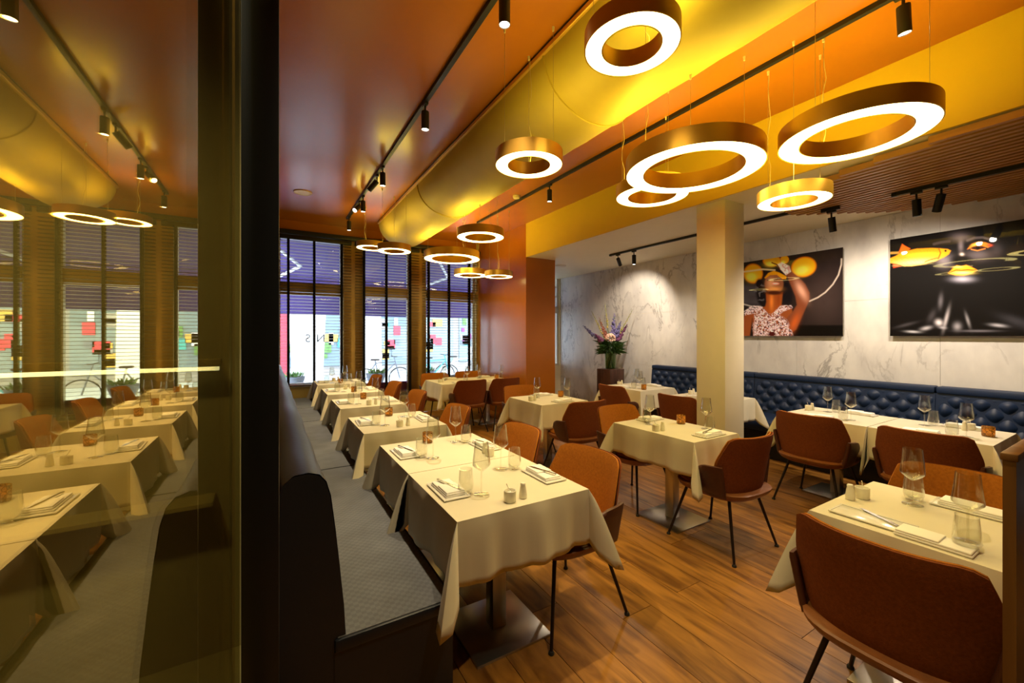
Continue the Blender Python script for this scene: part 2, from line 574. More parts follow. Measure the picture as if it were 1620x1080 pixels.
# back wall with three tall windows on the left, a slim one on the right
wb = MB()
WIN = [(0.12, 1.17, 0.65), (1.50, 2.42, 0.36), (2.72, 3.86, 0.65)]
ZT = 3.26
wb.box(XL, 0.12, YB, YB + 0.25, 0, ZC)
wb.box(0.12, 1.17, YB, YB + 0.25, 0, 0.65)
wb.box(1.50, 2.42, YB, YB + 0.25, 0, 0.36)
wb.box(2.72, 3.86, YB, YB + 0.25, 0, 0.65)
wb.box(3.86, XP, YB, YB + 0.25, 0, ZC)
ob = wb.build('wall_back', 'panel_yellow', smooth=False); struct(ob)
struct(MB().box(0.12, 3.86, YB, YB + 0.25, ZT, ZC).box(-1.5, 7.5, YB + 0.251, YB + 0.27, ZC, 3.7).build('wall_back_header', 'orange', smooth=False))
for nm, (a, b_) in (('trim_2', (1.17, 1.50)), ('trim_3', (2.42, 2.72))):
    struct(B(a, b_, YB, YB + 0.25, 0, ZT).build(nm, 'mullion', smooth=False))
for i, (a, b_, z0) in enumerate(WIN):
    w = MB()
    fw = 0.045
    w.box(a, a + fw, YB + 0.08, YB + 0.16, z0, ZT)
    w.box(b_ - fw, b_, YB + 0.08, YB + 0.16, z0, ZT)
    w.box(a + fw, b_ - fw, YB + 0.08, YB + 0.16, ZT - fw, ZT)
    w.box(a + fw, b_ - fw, YB + 0.08, YB + 0.16, z0, z0 + fw)
    wo = struct(w.build('window_%d' % (i + 1), 'offwhite_frame', smooth=False))
    B(a + fw, b_ - fw, YB + 0.06, YB + 0.19, 2.25, 2.47).build('transom', 'mullion', wo, smooth=False)
    B(a + fw, b_ - fw, YB + 0.115, YB + 0.121, 2.47, ZT - fw).build('pane', 'window_glass', wo, smooth=False)
    B(a + fw, b_ - fw, YB + 0.115, YB + 0.121, z0 + fw, 2.25).build('pane', 'window_glass', wo, smooth=False)
    B(a, b_, YB - 0.03, YB + 0.08, z0 - 0.03, z0, 0.004).build('sill', 'panel_yellow', wo)
# purple kick panel behind the glass of the middle window
B(1.545, 2.375, YB + 0.13, YB + 0.15, 0.405, 0.62).build('kick_panel', 'purple', bpy.data.objects['window_2'], smooth=False)

# right part of the back wall
w4 = (5.30, 6.12)
wq = MB()
wq.box(XQ, w4[0], YB, YB + 0.25, 0, ZL)
wq.box(w4[0], w4[1], YB, YB + 0.25, 0, 0.80)
wq.box(w4[0], w4[1], YB, YB + 0.25, 3.0 - 0.04, ZL + 0.3)
wq.box(w4[1], XR + 0.1, YB, YB + 0.25, 0, ZL)
struct(wq.build('wall_back_right', 'white', smooth=False))
w = MB()
w.box(w4[0], w4[0] + 0.05, YB + 0.04, YB + 0.12, 0.80, ZL)
w.box(w4[1] - 0.05, w4[1], YB + 0.04, YB + 0.12, 0.80, ZL)
w.box(w4[0] + 0.05, w4[1] - 0.05, YB + 0.04, YB + 0.12, 2.08, 2.24)
w.box(w4[0] + 0.05, w4[1] - 0.05, YB + 0.04, YB + 0.12, 0.80, 0.85)
wo = struct(w.build('window_4', 'offwhite_frame', smooth=False))
for z in (2.48, 2.72):
    B(w4[0] + 0.05, w4[1] - 0.05, YB + 0.05, YB + 0.11, z - 0.012, z + 0.012).build('glazing_bar', 'offwhite_frame', wo, smooth=False)
for (z0, z1) in ((0.85, 2.08), (2.24, 2.468), (2.492, 2.708), (2.732, ZL)):
    B(w4[0] + 0.05, w4[1] - 0.05, YB + 0.078, YB + 0.084, z0, z1).build('pane', 'window_glass', wo, smooth=False)

# lobby behind the glass partition
struct(B(-1.88, -1.8, YF, 2.5, 0, ZC).build('wall_lobby_side', 'lobby', smooth=False))
struct(B(-1.8, XL, 2.42, 2.5, 0, ZC).build('wall_lobby_end', 'lobby', smooth=False))
struct(B(-1.8, XL, YF, 2.5, ZC, ZC + 0.08).build('ceiling_lobby', 'lobby', smooth=False))
struct(B(-1.8, XL, YF, 2.5, -0.06, -0.001).build('floor_lobby', 'lobby', smooth=False))

# ------------------------------------------------------------------ glass partition and its black post
gp = thing('glass_partition', 'tall amber tinted glass partition mirroring the dining room', 'glass', (XL, 0, 0))
B(-0.008, 0.0, -1.6, 0.90, 0.03, ZC).build('pane', 'mirror', gp, smooth=False)
B(-0.02, 0.0, -1.6, 0.90, 0.0, 0.03).build('floor_channel', 'blackpost', gp, smooth=False)
tag(B(XL + 0.001, 0.0165, 0.90, 0.957, 0, ZC, 0.002).build('partition_post', 'blackpost'), 'black upright post at the end of the glass partition', 'post')
sh = thing('led_shelf', 'lit shelf with a white light line seen through the glass partition', 'shelf', (0, 2.42, 0))
B(-1.75, -0.2, -0.10, 0.0, 1.388, 1.42).build('board', 'brass', sh, smooth=False)
B(-1.75, -0.2, -0.10, -0.085, 1.370, 1.388).build('light_strip', 'led', sh, smooth=False)
tag(B(-1.75, -0.22, 2.28, 2.42, 0.758, 0.776).build('brass_shelf', 'brass', smooth=False), 'thin brass edged shelf below the lit shelf behind the glass', 'shelf')
def lobby_light():  # unseen lamp added to brighten the lobby showing through the glass
    d = bpy.data.lights.new('lobby_fill_light', 'SPOT')
    d.spot_size = 2.6; d.spot_blend = 0.8; d.energy = 150; d.color = (1.0, 0.86, 0.50); d.shadow_soft_size = 0.1
    t = thing('lobby_fill_lamp', 'added unseen fill downlight in the lobby ceiling behind the glass', 'lamp', (-0.9, 0.9, ZC))
    MB().lathe([(0.0, -0.004), (0.05, -0.004), (0.06, -0.012), (0.06, 0), (0, 0)], 24).build('bezel', 'plastic', t)
    MB().lathe([(0.0, -0.006), (0.045, -0.006)], 24).build('lens', 'lens', t)
    obj('light', d, t, (0, 0, -0.15))
lobby_light()

# ------------------------------------------------------------------ slatted timber ceiling
sl = thing('slat_ceiling', 'curved edged timber slat panel under the low ceiling', 'ceiling panel', (0, 0, 0))
cx = [3.94, 4.0, 4.1, 4.22, 4.4, 4.6, 4.8, 5.03, 5.24, 5.45, 5.67, 5.78, 5.88, 6.0, 6.15]
cy_ = [0.86, 1.15, 1.50, 1.76, 2.02, 2.20, 2.29, 2.30, 2.12, 1.95, 1.80, 1.70, 1.55, 1.25, 0.95]
x = 3.945
slm = {}
while x < XR - 0.03:
    yend = float(np.interp(x + 0.015, cx, cy_))
    B(x, x + 0.040, -2.4, yend, ZL - 0.062, ZL - 0.014).build('slat', 'slatwood', sl, smooth=False)
    x += 0.078
pts = list(zip([c + (0.09 if c < 4.5 else 0.0) for c in cx], [c - 0.12 for c in cy_]))
MB().prism([(XR, -2.4), (XR, 0.9)] + pts[::-1] + [(4.03, -2.4)], ZL - 0.014, ZL - 0.001).build('backing', 'slatback', sl, smooth=False)

# ------------------------------------------------------------------ duct
du = thing('air_duct', 'gold half round fabric air duct running along the orange ceiling', 'duct', (0, 0, 0))
y0d, y1d = -2.9, 7.25
prof = [(2.065 - 0.435 * math.cos(a), 3.47 - 0.355 * math.sin(a)) for a in [PI * k / 28 for k in range(29)]]
d = MB()
ny = 60
P = []
for j in range(ny + 1):
    y = y0d + (y1d - y0d) * j / ny
    P.append([(px + 0.003 * math.sin(y * 19 + k * 0.7) * math.sin(PI * k / 28), y, pz + 0.003 * math.sin(y * 13 + k)) for k, (px, pz) in enumerate(prof)])
d.grid(P)
d.build('fabric', 'duct', du, ang=60)
MB().prism(prof, y1d, y1d + 0.01, 'Y').build('end_cap', 'orange', du)
for sx in (1.63, 2.50):
    B(sx - 0.022, sx + 0.022, y0d, y1d, 3.462, 3.495, 0.004).build('rail', 'gold', du)
    B(sx - 0.012, sx + 0.012, y0d, y1d, 3.495, ZC).build('hanger', 'black', du, smooth=False)
for ysm in (2.31, -0.4, 5.1):
    MB().tube([(2.065 - 0.438 * math.cos(a), ysm, 3.47 - 0.358 * math.sin(a)) for a in [PI * k / 40 for k in range(41)]], 0.008, 6).build('seam', 'duct', du)

# ================================================================== LIGHTING FIXTURES
def ring_lamp(D, X, Y, zb, label, wires=(90, 210, 330)):
    hh = 0.085 if D < 0.5 else (0.10 if D < 0.85 else 0.115)
    ro, ri = D / 2, D / 2 - {0.45: 0.088, 0.6: 0.105, 0.75: 0.115, 0.9: 0.125}[D]
    t = thing('ring_lamp', label, 'lamp', (X, Y, zb), 0, 'gold ring pendant lamps')
    MB().lathe([(ro - 0.006, 0.004), (ro - 0.006, 0.0), (ro, 0.0), (ro, hh), (ri, hh), (ri, 0.0), (ri + 0.006, 0.0), (ri + 0.006, 0.004)], 64).build('ring_body', 'gold', t)
    MB().lathe([(ro - 0.006, 0.003), (ri + 0.006, 0.003)], 64).build('diffuser', 'ring', t)
    MB().lathe([(ro - 0.012, hh + 0.001), (ri + 0.012, hh + 0.001)], 64).build('up_diffuser', 'ring_up', t)
    rm = (ro + ri) / 2
    for k, a in enumerate(wires):
        a = math.radians(a)
        x_, y_ = rm * math.cos(a), rm * math.sin(a)
        wz = ZC - zb
        if X + x_ > 1.62 and X + x_ < 2.51:
            u = (X + x_ - 2.065) / 0.435
            wz = 3.47 - 0.355 * math.sqrt(max(0, 1 - u * u)) - zb
        q = MB().tube([(x_, y_, hh), (x_, y_, wz)], 0.0014, 5).build('suspension_wire', 'wire', t)
        MB().lathe([(0.0, -0.03), (0.006, -0.028), (0.009, 0.0), (0.0, 0.0)], 10, (x_, y_, wz)).build('ceiling_anchor', 'plastic', q)
        if k == 0:
            MB().tube([(x_ + 0.012 + 0.012 * math.sin(i * 1.3), y_ + 0.01 * math.cos(i * 1.9), hh + (wz - hh) * i / 8) for i in range(9)], 0.0025, 5).build('power_cable', 'cable', t)
    return t

RINGS = [
    (0.45, 1.508, 1.401, 2.926, 'small gold ring lamp nearest the camera, topmost in view'),
    (0.45, 1.491, 2.284, 2.666, 'small gold ring lamp hanging alone before the duct'),
    (0.9, 2.563, 1.821, 2.689, 'largest gold ring lamp, in the middle above the centre table'),
    (0.6, 2.853, 2.421, 2.738, 'medium gold ring lamp partly hidden behind the largest one'),
    (0.75, 2.971, 1.041, 2.701, 'large gold ring lamp farthest to the right'),
    (0.45, 3.213, 1.472, 2.485, 'small gold ring lamp hanging lowest, below the rightmost large ring'),
    (0.6, 2.334, 4.712, 2.792, 'medium gold ring lamp highest in the far cluster'),
    (0.9, 2.575, 6.245, 2.784, 'largest gold ring lamp of the far cluster before the windows'),
    (0.45, 1.490, 5.694, 2.699, 'small gold ring lamp under the far end of the duct'),
    (0.45, 1.40, 6.75, 2.93, 'small gold ring lamp half hidden, leftmost of the far cluster'),
    (0.6, 3.171, 6.814, 2.633, 'medium gold ring lamp low in the far cluster, left of the smallest'),
    (0.45, 3.172, 5.745, 2.477, 'small gold ring lamp lowest in the far cluster by the orange wall'),
]
for i, (D, X, Y, z, lb) in enumerate(RINGS):
    ring_lamp(D, X, Y, z, lb, (20 + 37 * i % 120, 140 + 37 * i % 120, 260 + 37 * i % 120))

def track(x, y0, y1, z, label):
    t = thing('lighting_track', label, 'light track', (x, 0, z))
    B(-0.017, 0.017, y0, y1, -0.032, 0.0).build('rail', 'black', t, smooth=False)
    for y in (y0, y1):
        B(-0.019, 0.019, y - 0.02, y + 0.02, -0.035, -0.0005, 0.002).build('end_cap', 'black', t)
    return t
track(1.13, -2.6, 7.30, ZC, 'long black light track on the orange ceiling left of the duct')
track(3.12, -2.6, 6.40, ZC, 'long black light track on the orange ceiling right of the duct')
track(5.04, 2.33, 5.15, ZL, 'black light track on the low white ceiling by the column')
track(5.04, -2.2, 1.45, ZL - 0.062, 'black light track under the timber slat panel')
track(5.04, 1.90, 2.02, ZL - 0.062, 'short black track piece holding the single spotlight under the slats')

def spot_proto():
    t = thing('track_spotlight', 'x', 'spotlight', (0, 0, 0), 0, 'black cylinder spotlights')
    B(-0.016, 0.016, -0.04, 0.04, -0.022, 0.0, 0.003).build('adapter', 'black', t)
    MB().tube([(0, 0, -0.02), (0, 0, -0.075)], 0.008, 10).build('stem', 'black', t)
    h = MB().lathe([(0.0, 0.0), (0.031, 0.0), (0.032, -0.004), (0.032, -0.150), (0.029, -0.152), (0.028, -0.140)], 24).build('lamp_head', 'black', t, (0, 0, -0.07))
    MB().lathe([(0.0, -0.146), (0.0285, -0.146)], 20).build('lens', 'lens', h)
    return t
SP = spot_proto()
def spot(x, y, z, label, tilt=(0, 0), power=0, angle=50):
    o = place(SP, (x, y, z), 0, label)
    for ch in o.children:
        if ch.name.startswith('lamp_head'):
            for old in [c for c in ch.children if c.type == 'LIGHT']:
                bpy.data.objects.remove(old)
            ch.rotation_euler = (tilt[0], tilt[1], 0)
            if power:
                d = bpy.data.lights.new('spot_light', 'SPOT')
                d.energy = power; d.color = SPOT_COL if x < 4 else WALL_COL; d.spot_size = math.radians(angle); d.spot_blend = 0.6; d.shadow_soft_size = 0.025
                obj('light', d, ch, (0, 0, -0.160))
T1, T2, T3 = ZC - 0.032, ZC - 0.032, ZL - 0.032
spot(1.13, 1.98, T1, 'black cylinder spotlight nearest on the left track', (0, 0), 118, 60)
spot(1.13, 3.33, T1, 'black cylinder spotlight second along the left track', (0, 0), 140, 66)
spot(1.13, 4.83, T1, 'upright black spotlight of the middle pair on the left track', (0, 0), 130, 66)
spot(1.13, 5.12, T1, 'tilted black spotlight of the middle pair on the left track', (0.5, 0.65), 25)
spot(1.13, 5.98, T1, 'upright black spotlight of the far pair on the left track', (0, 0), 120, 66)
spot(1.13, 6.25, T1, 'tilted black spotlight of the far pair on the left track', (-0.6, 0.7), 25)
spot(1.13, 7.15, T1, 'black spotlight at the window end of the left track', (0, 0), 100, 66)
spot(1.13, 0.40, T1, 'added unseen fill spotlight above the camera on the left track', (0, 0), 70, 100)  # extra spotlight, out of view, added for floor bounce onto the nearest cloth
spot(3.12, 0.86, T2, 'black cylinder spotlight nearest on the right track', (0.0, -0.16), 60)
spot(3.12, 4.29, T2, 'black cylinder spotlight above the ochre fascia on the right track', (0, 0), 70, 66)
spot(5.04, 4.98, T3, 'tilted black spotlight aimed at the marble beside the flowers', (0.35, -0.85), 62, 88)
spot(5.04, 4.63, T3, 'upright black spotlight on the track left of the column', (0, 0), 42, 150)
spot(5.04, 1.95, ZL - 0.094, 'single black spotlight over the left picture', (0, -0.25), 50, 168)
spot(5.04, 1.30, ZL - 0.094, 'upright black spotlight of the pair under the slats', (0, -0.15), 42, 168)
spot(5.04, 1.14, ZL - 0.094, 'tilted black spotlight of the pair under the slats', (0.30, -0.42), 52, 150)

tag(MB().lathe([(0, -0.045), (0.02, -0.045), (0.045, -0.035), (0.052, -0.015), (0.052, 0), (0, 0)], 28).build('smoke_detector', 'plastic', None, (3.02, 4.95, ZC)), 'round cream smoke detector on the orange ceiling by the right track', 'smoke detector')
t = thing('ceiling_speaker', 'flat round ceiling speaker in the orange ceiling near the windows', 'speaker', (0.40, 6.35, ZC))
MB().lathe([(0.0, -0.006), (0.10, -0.006), (0.105, -0.010), (0.115, -0.010), (0.118, 0), (0, 0)], 36).build('grille', 'gold', t)
t = thing('recessed_downlight', 'flat white round downlight in the low ceiling behind the pier', 'lamp', (5.0, 6.5, ZL))
MB().lathe([(0.0, -0.005), (0.08, -0.005), (0.10, -0.012), (0.11, -0.004), (0.11, 0), (0, 0)], 30).build('bezel', 'white', t)

# ================================================================== BLINDS AND HEADER
for i, (a, b_, zb, lb) in enumerate(((0.10, 1.30, 0.66, 'left'), (1.36, 2.58, 0.42, 'middle'), (2.64, 3.88, 0.66, 'right'))):
    t = thing('venetian_blind', 'dark wooden venetian blind with black tapes over the %s tall window' % lb, 'blind', (a, YB - 0.045, 0), 0, 'venetian blinds')
    W = b_ - a
    B(0, W, -0.03, 0.03, 3.19, 3.26, 0.004).build('head_rail', 'black', t)
    sm = B(0.005, W - 0.005, -0.025, 0.025, -0.0014, 0.0014).mesh('slat', False)
    sm.materials.append(M['slat_blind'])
    z = zb + 0.06
    while z < 3.17:
        o = obj('slat', sm, t, (0, 0, z), (math.radians(-7), 0, 0))
        z += 0.054
    B(0.003, W - 0.003, -0.026, 0.026, zb + 0.005, zb + 0.025, 0.003).build('bottom_rail', 'slat_blind', t)
    tapes = {0: (0.18, 0.58, 1.03), 1: (0.16, 0.57, 1.03), 2: (0.13, 0.57, 1.03)}[i]
    for tx in tapes:
        k = MB()
        k.box(tx - 0.019, tx + 0.019, -0.0285, -0.0275, zb + 0.01, 3.19)
        k.box(tx - 0.019, tx + 0.019, 0.0275, 0.0285, zb + 0.01, 3.19)
        k.build('ladder_tape', 'tape', t, smooth=False)
struct(B(XL, XP, YB - 0.10, YB - 0.0005, 3.275, 3.345, 0.006).build('trim_4', 'blackpost'))

# window lettering, mirrored as read from indoors
def letters(txt, x, z, size, label):
    c = bpy.data.curves.new('lettering', 'FONT')
    c.body = txt; c.size = size; c.extrude = 0.0006
    o = bpy.data.objects.new('tmp', c)
    COL.objects.link(o)
    dg = bpy.context.evaluated_depsgraph_get()
    me = bpy.data.meshes.new_from_object(o.evaluated_get(dg))
    bpy.data.objects.remove(o)
    me.materials.clear(); me.materials.append(M['lettering'])
    q = tag(obj('window_lettering', me), label, 'lettering')
    q.rotation_euler = (PI / 2, 0, PI)
    q.location = (x, YB + 0.1245, z)
letters('S', 0.64, 1.42, 0.20, 'dark letter S on the left window glass')
letters('N', 0.88, 1.42, 0.20, 'dark letter N on the left window glass')
letters('N', 2.62, 1.42, 0.20, 'dark letter N at the frame right of the middle window')
letters('S', 2.88, 1.42, 0.20, 'dark letter S on the right window glass')

# ================================================================== STREET
struct(B(-14, 16, YB + 0.25, 24, -0.25, -0.10).build('street', 'street', smooth=False))
aw = thing('awning', 'purple fabric awning with white folding arms outside the windows', 'awning', (0, YB + 0.27, 0))
MB().add([(-1.5, 0, 3.60), (7.5, 0, 3.60), (7.5, 2.3, 2.62), (-1.5, 2.3, 2.62), (-1.5, 0, 3.62), (7.5, 0, 3.62), (7.5, 2.3, 2.64), (-1.5, 2.3, 2.64)],
         [(0, 1, 2, 3), (7, 6, 5, 4), (0, 4, 5, 1), (3, 2, 6, 7), (0, 3, 7, 4), (1, 5, 6, 2)]).build('canopy', 'awning', aw, smooth=False)
B(-1.5, 7.5, 2.29, 2.31, 2.02, 2.62).build('valance', 'awning', aw, smooth=False)
B(-1.5, 7.5, 2.27, 2.33, 2.60, 2.67).build('front_bar', 'metalwhite', aw, smooth=False)
for ax in (-0.2, 3.0, 5.6):
    MB().tube([(ax, 0.05, 3.35), (ax + 0.75, 1.1, 2.95), (ax, 2.26, 2.62)], 0.032, 8).build('folding_arm', 'metalwhite', aw)
# buildings across the road
fb = thing('opposite_building', 'pale shop building across the street with coloured displays', 'building', (0, 18, 0))
B(-14, 16, 0, 0.6, -0.1, 9).build('wall', 'facade', fb, smooth=False)
cols = ['teal', 'ochre2', 'brickred', 'slate', 'shopglass', 'facade', 'red', 'green', 'metalwhite', 'purple']
xx = -8.0
while xx < 12.5:
    wdt = R.uniform(1.4, 2.4)
    s_ = B(xx + 0.15, xx + wdt - 0.15, -0.06, 0.0, 0.3, 2.7).build('shop_window', 'shopglass', fb, smooth=False)
    for k in range(12):
        u0 = xx + 0.2 + R.random() * (wdt - 0.9); z0 = 0.4 + R.random() * 1.7
        B(u0, u0 + R.uniform(0.15, 0.5), -0.10, -0.061, z0, z0 + R.uniform(0.15, 0.5)).build('display', R.choice(cols), s_, smooth=False)
    B(xx + 0.1, xx + wdt - 0.1, -0.20, 0.0, 2.75, 3.15).build('shop_sign', R.choice(cols), fb, smooth=False)
    xx += wdt
def tapered(name, x, y, w0, w1, h, m, label, cat):
    a, b_ = w0 / 2, w1 / 2
    tag(MB().add([(-a, -0.2, 0), (a, -0.2, 0), (a, 0.2, 0), (-a, 0.2, 0), (-b_, -0.2, h), (b_, -0.2, h), (b_, 0.2, h), (-b_, 0.2, h)],
                 [(0, 3, 2, 1), (4, 5, 6, 7), (0, 1, 5, 4), (1, 2, 6, 5), (2, 3, 7, 6), (3, 0, 4, 7)]).build(name, m, None, (x, y, -0.1), False), label, cat)
tapered('street_pillar', 0.95, 13.2, 0.75, 1.15, 5.0, 'pillar', 'white tapering pillar seen through the left window', 'pillar')
tapered('street_pillar', 2.55, 13.2, 0.95, 0.8, 5.0, 'pillar', 'white tapering pillar seen through the middle window', 'pillar')
tapered('street_banner', 0.28, 14.4, 0.35, 0.55, 3.2, 'red', 'red street banner at the left window', 'banner')
def bicycle(x, y, rz, label, colm):
    t = thing('bicycle', label, 'bicycle', (x, y, -0.1), rz, 'bikes parked in the street')
    for wx in (-0.52, 0.52):
        MB().tube([(wx + 0.33 * math.cos(a), 0, 0.34 + 0.33 * math.sin(a)) for a in [2 * PI * k / 20 for k in range(21)]], 0.018, 6, False).build('wheel', 'rubber', t)
    f = MB()
    for a, b_ in (((-0.52, 0.34), (-0.1, 0.34)), ((-0.52, 0.34), (-0.2, 0.82)), ((-0.1, 0.34), (-0.22, 0.9)), ((-0.1, 0.34), (0.36, 0.8)), ((-0.2, 0.82), (0.36, 0.86)), ((0.52, 0.34), (0.34, 1.0))):
        f.tube([(a[0], 0, a[1]), (b_[0], 0, b_[1])], 0.018, 6)
    f.build('frame', colm, t)
    MB().tube([(0.34, -0.28, 1.02), (0.36, 0, 1.0), (0.34, 0.28, 1.02)], 0.014, 6).build('handlebar', 'rubber', t)
    B(-0.34, -0.1, -0.07, 0.07, 0.90, 0.95, 0.02).build('saddle', 'rubber', t)
bicycle(4.6, 12.6, 0.1, 'teal bicycle parked in the street, seen through the right window', 'teal')
bicycle(5.6, 12.9, -0.2, 'white bicycle parked in the street, right of the teal one', 'metalwhite')
bicycle(2.9, 12.4, 0.05, 'dark bicycle parked beyond the middle window', 'slate')
for (x, z0, lb) in ((0.42, 0, 'left'), (2.05, 0, 'middle'), (3.2, 0, 'right')):
    t = thing('planter_bowl', 'low bowl of grey green plants outside the %s window' % lb, 'planter', (x, 9.4, -0.1), 0, 'planter bowls on the terrace')
    MB().lathe([(0.0, 0.0), (0.12, 0.0), (0.05, 0.30), (0.20, 0.72), (0.22, 0.80), (0.19, 0.80), (0.0, 0.76)], 20).build('bowl', 'slate', t)
    lf = MB()
    for k in range(70):
        a, r_ = R.random() * 6.28, R.random() * 0.2
        p = Vector((r_ * math.cos(a), r_ * math.sin(a), 0.78))
        q = p + Vector((0.08 * math.cos(a), 0.08 * math.sin(a), R.uniform(0.05, 0.14)))
        s_ = Vector((-math.sin(a), math.cos(a), 0)) * 0.02
        lf.add([p, (p + q) / 2 + s_, q, (p + q) / 2 - s_], [(0, 1, 2, 3)])
    tag(lf.build('plants', 'green', t, smooth=False), kind='stuff')

# ================================================================== BENCHES
bn = thing('bench', 'long grey seated bench with black leather back along the left wall', 'bench', (0, 0, 0))
B(0.20, 0.652, 1.572, 7.96, 0.0, 0.40).build('base', 'bench_leather', bn, smooth=False)
cuts = [1.56, 3.605, 5.74, 6.83, 7.97]
for i in range(4):
    s_ = B(0.20, 0.662, cuts[i] + 0.002, cuts[i + 1] - 0.002, 0.40, 0.446, 0.008).build('seat_section', 'bench_leather', bn)
    B(0.21, 0.648, cuts[i] + 0.012, cuts[i + 1] - 0.010, 0.444, 0.4505, 0.003).build('seat_panel', 'bench_top', s_)
prof = [(0.02, 0.0), (0.236, 0.0), (0.238, 0.45), (0.232, 0.56), (0.218, 0.70), (0.200, 0.85), (0.186, 0.96), (0.172, 1.012), (0.150, 1.040), (0.115, 1.052), (0.070, 1.048), (0.040, 1.025), (0.022, 0.98)]
pb = MB()
P = []
for j in range(70):
    y = 1.575 + (7.96 - 1.575) * j / 69
    P.append([(px + 0.003 * math.sin(y * 9 + pz * 7), y, pz + (0.004 * math.sin(y * 5) if pz > 0.9 else 0)) for (px, pz) in prof + prof[:1]])
pb.grid(P)
pb.add([(p[0], 1.575, p[1]) for p in prof], [tuple(range(len(prof)))])
pb.add([(p[0], 7.96, p[1]) for p in prof], [tuple(range(len(prof)))[::-1]])
pb.build('backrest', 'bench_leather', bn, ang=50)
B(0.0, 0.020, 1.55, 7.96, 0.0, 1.02).build('back_board', 'walnut', bn, smooth=False)

def banquette(y0, y1, label):
    t = thing('banquette', label, 'banquette', (0, y0, 0), 0, 'navy tufted banquettes')
    W = y1 - y0
    nu, nv = int(W / 0.012), 44
    z0, z1 = 0.50, 0.93
    px, pz = 0.170, 0.190
    P = []
    for i in range(nu + 1):
        row = []
        for j in range(nv + 1):
            y = W * i / nu; z = z0 + (z1 - z0) * j / nv
            a = PI * (y / px + z / pz); b_ = PI * (y / px - z / pz)
            h = (abs(math.sin(a) * math.sin(b_)) + 1e-6) ** 0.7
            ed = min(1.0, min(y, W - y) / 0.05) * min(1.0, (z1 - z) / 0.05)
            lean = 0.10 * (z - 0.45)
            row.append((5.955 + lean - 0.040 * h * ed + 0.012, y, z))
        P.append(row)
    MB().grid(P, True).build('tufted_back', 'blue', t, ang=80)
    MB().prism([(6.00 - 0.045, 0.45), (6.00 + 0.003, 0.93), (6.135, 0.93), (6.135, 0.10), (5.98, 0.10)], 0.003, W - 0.003, 'Y').build('back_frame', 'blue', t, smooth=False)
    B(5.985, 6.14, 0.004, W - 0.004, 0.93, 1.0, 0.018).build('top_roll', 'blue', t)
    B(5.28, 6.0, 0.004, W - 0.004, 0.34, 0.46, 0.025).build('seat', 'blue', t)
    B(5.36, 6.0, 0.004, W - 0.004, 0.0, 0.34).build('plinth', 'black', t, smooth=False)
    bt = MB()
    for j in range(2, 8):
        z = j * pz / 2 + 0.0
        if not (z0 + 0.02 < z < z1 - 0.03):
            continue
        k = 0
        y = (0.5 * px if j % 2 else 0.0)
        while y < W - 0.03:
            if y > 0.03:
                bt.ball((5.966 + 0.10 * (z - 0.45), y, z), 0.011, 8, 5)
            y += px
    tag(bt.build('tuft_buttons', 'blue', t), kind='stuff')
banquette(-0.62, 1.40, 'navy tufted banquette under the right picture')
banquette(1.40, 3.255, 'navy tufted banquette under the left picture')
banquette(3.255, 5.09, 'navy tufted banquette behind the column, beside the flower stand')

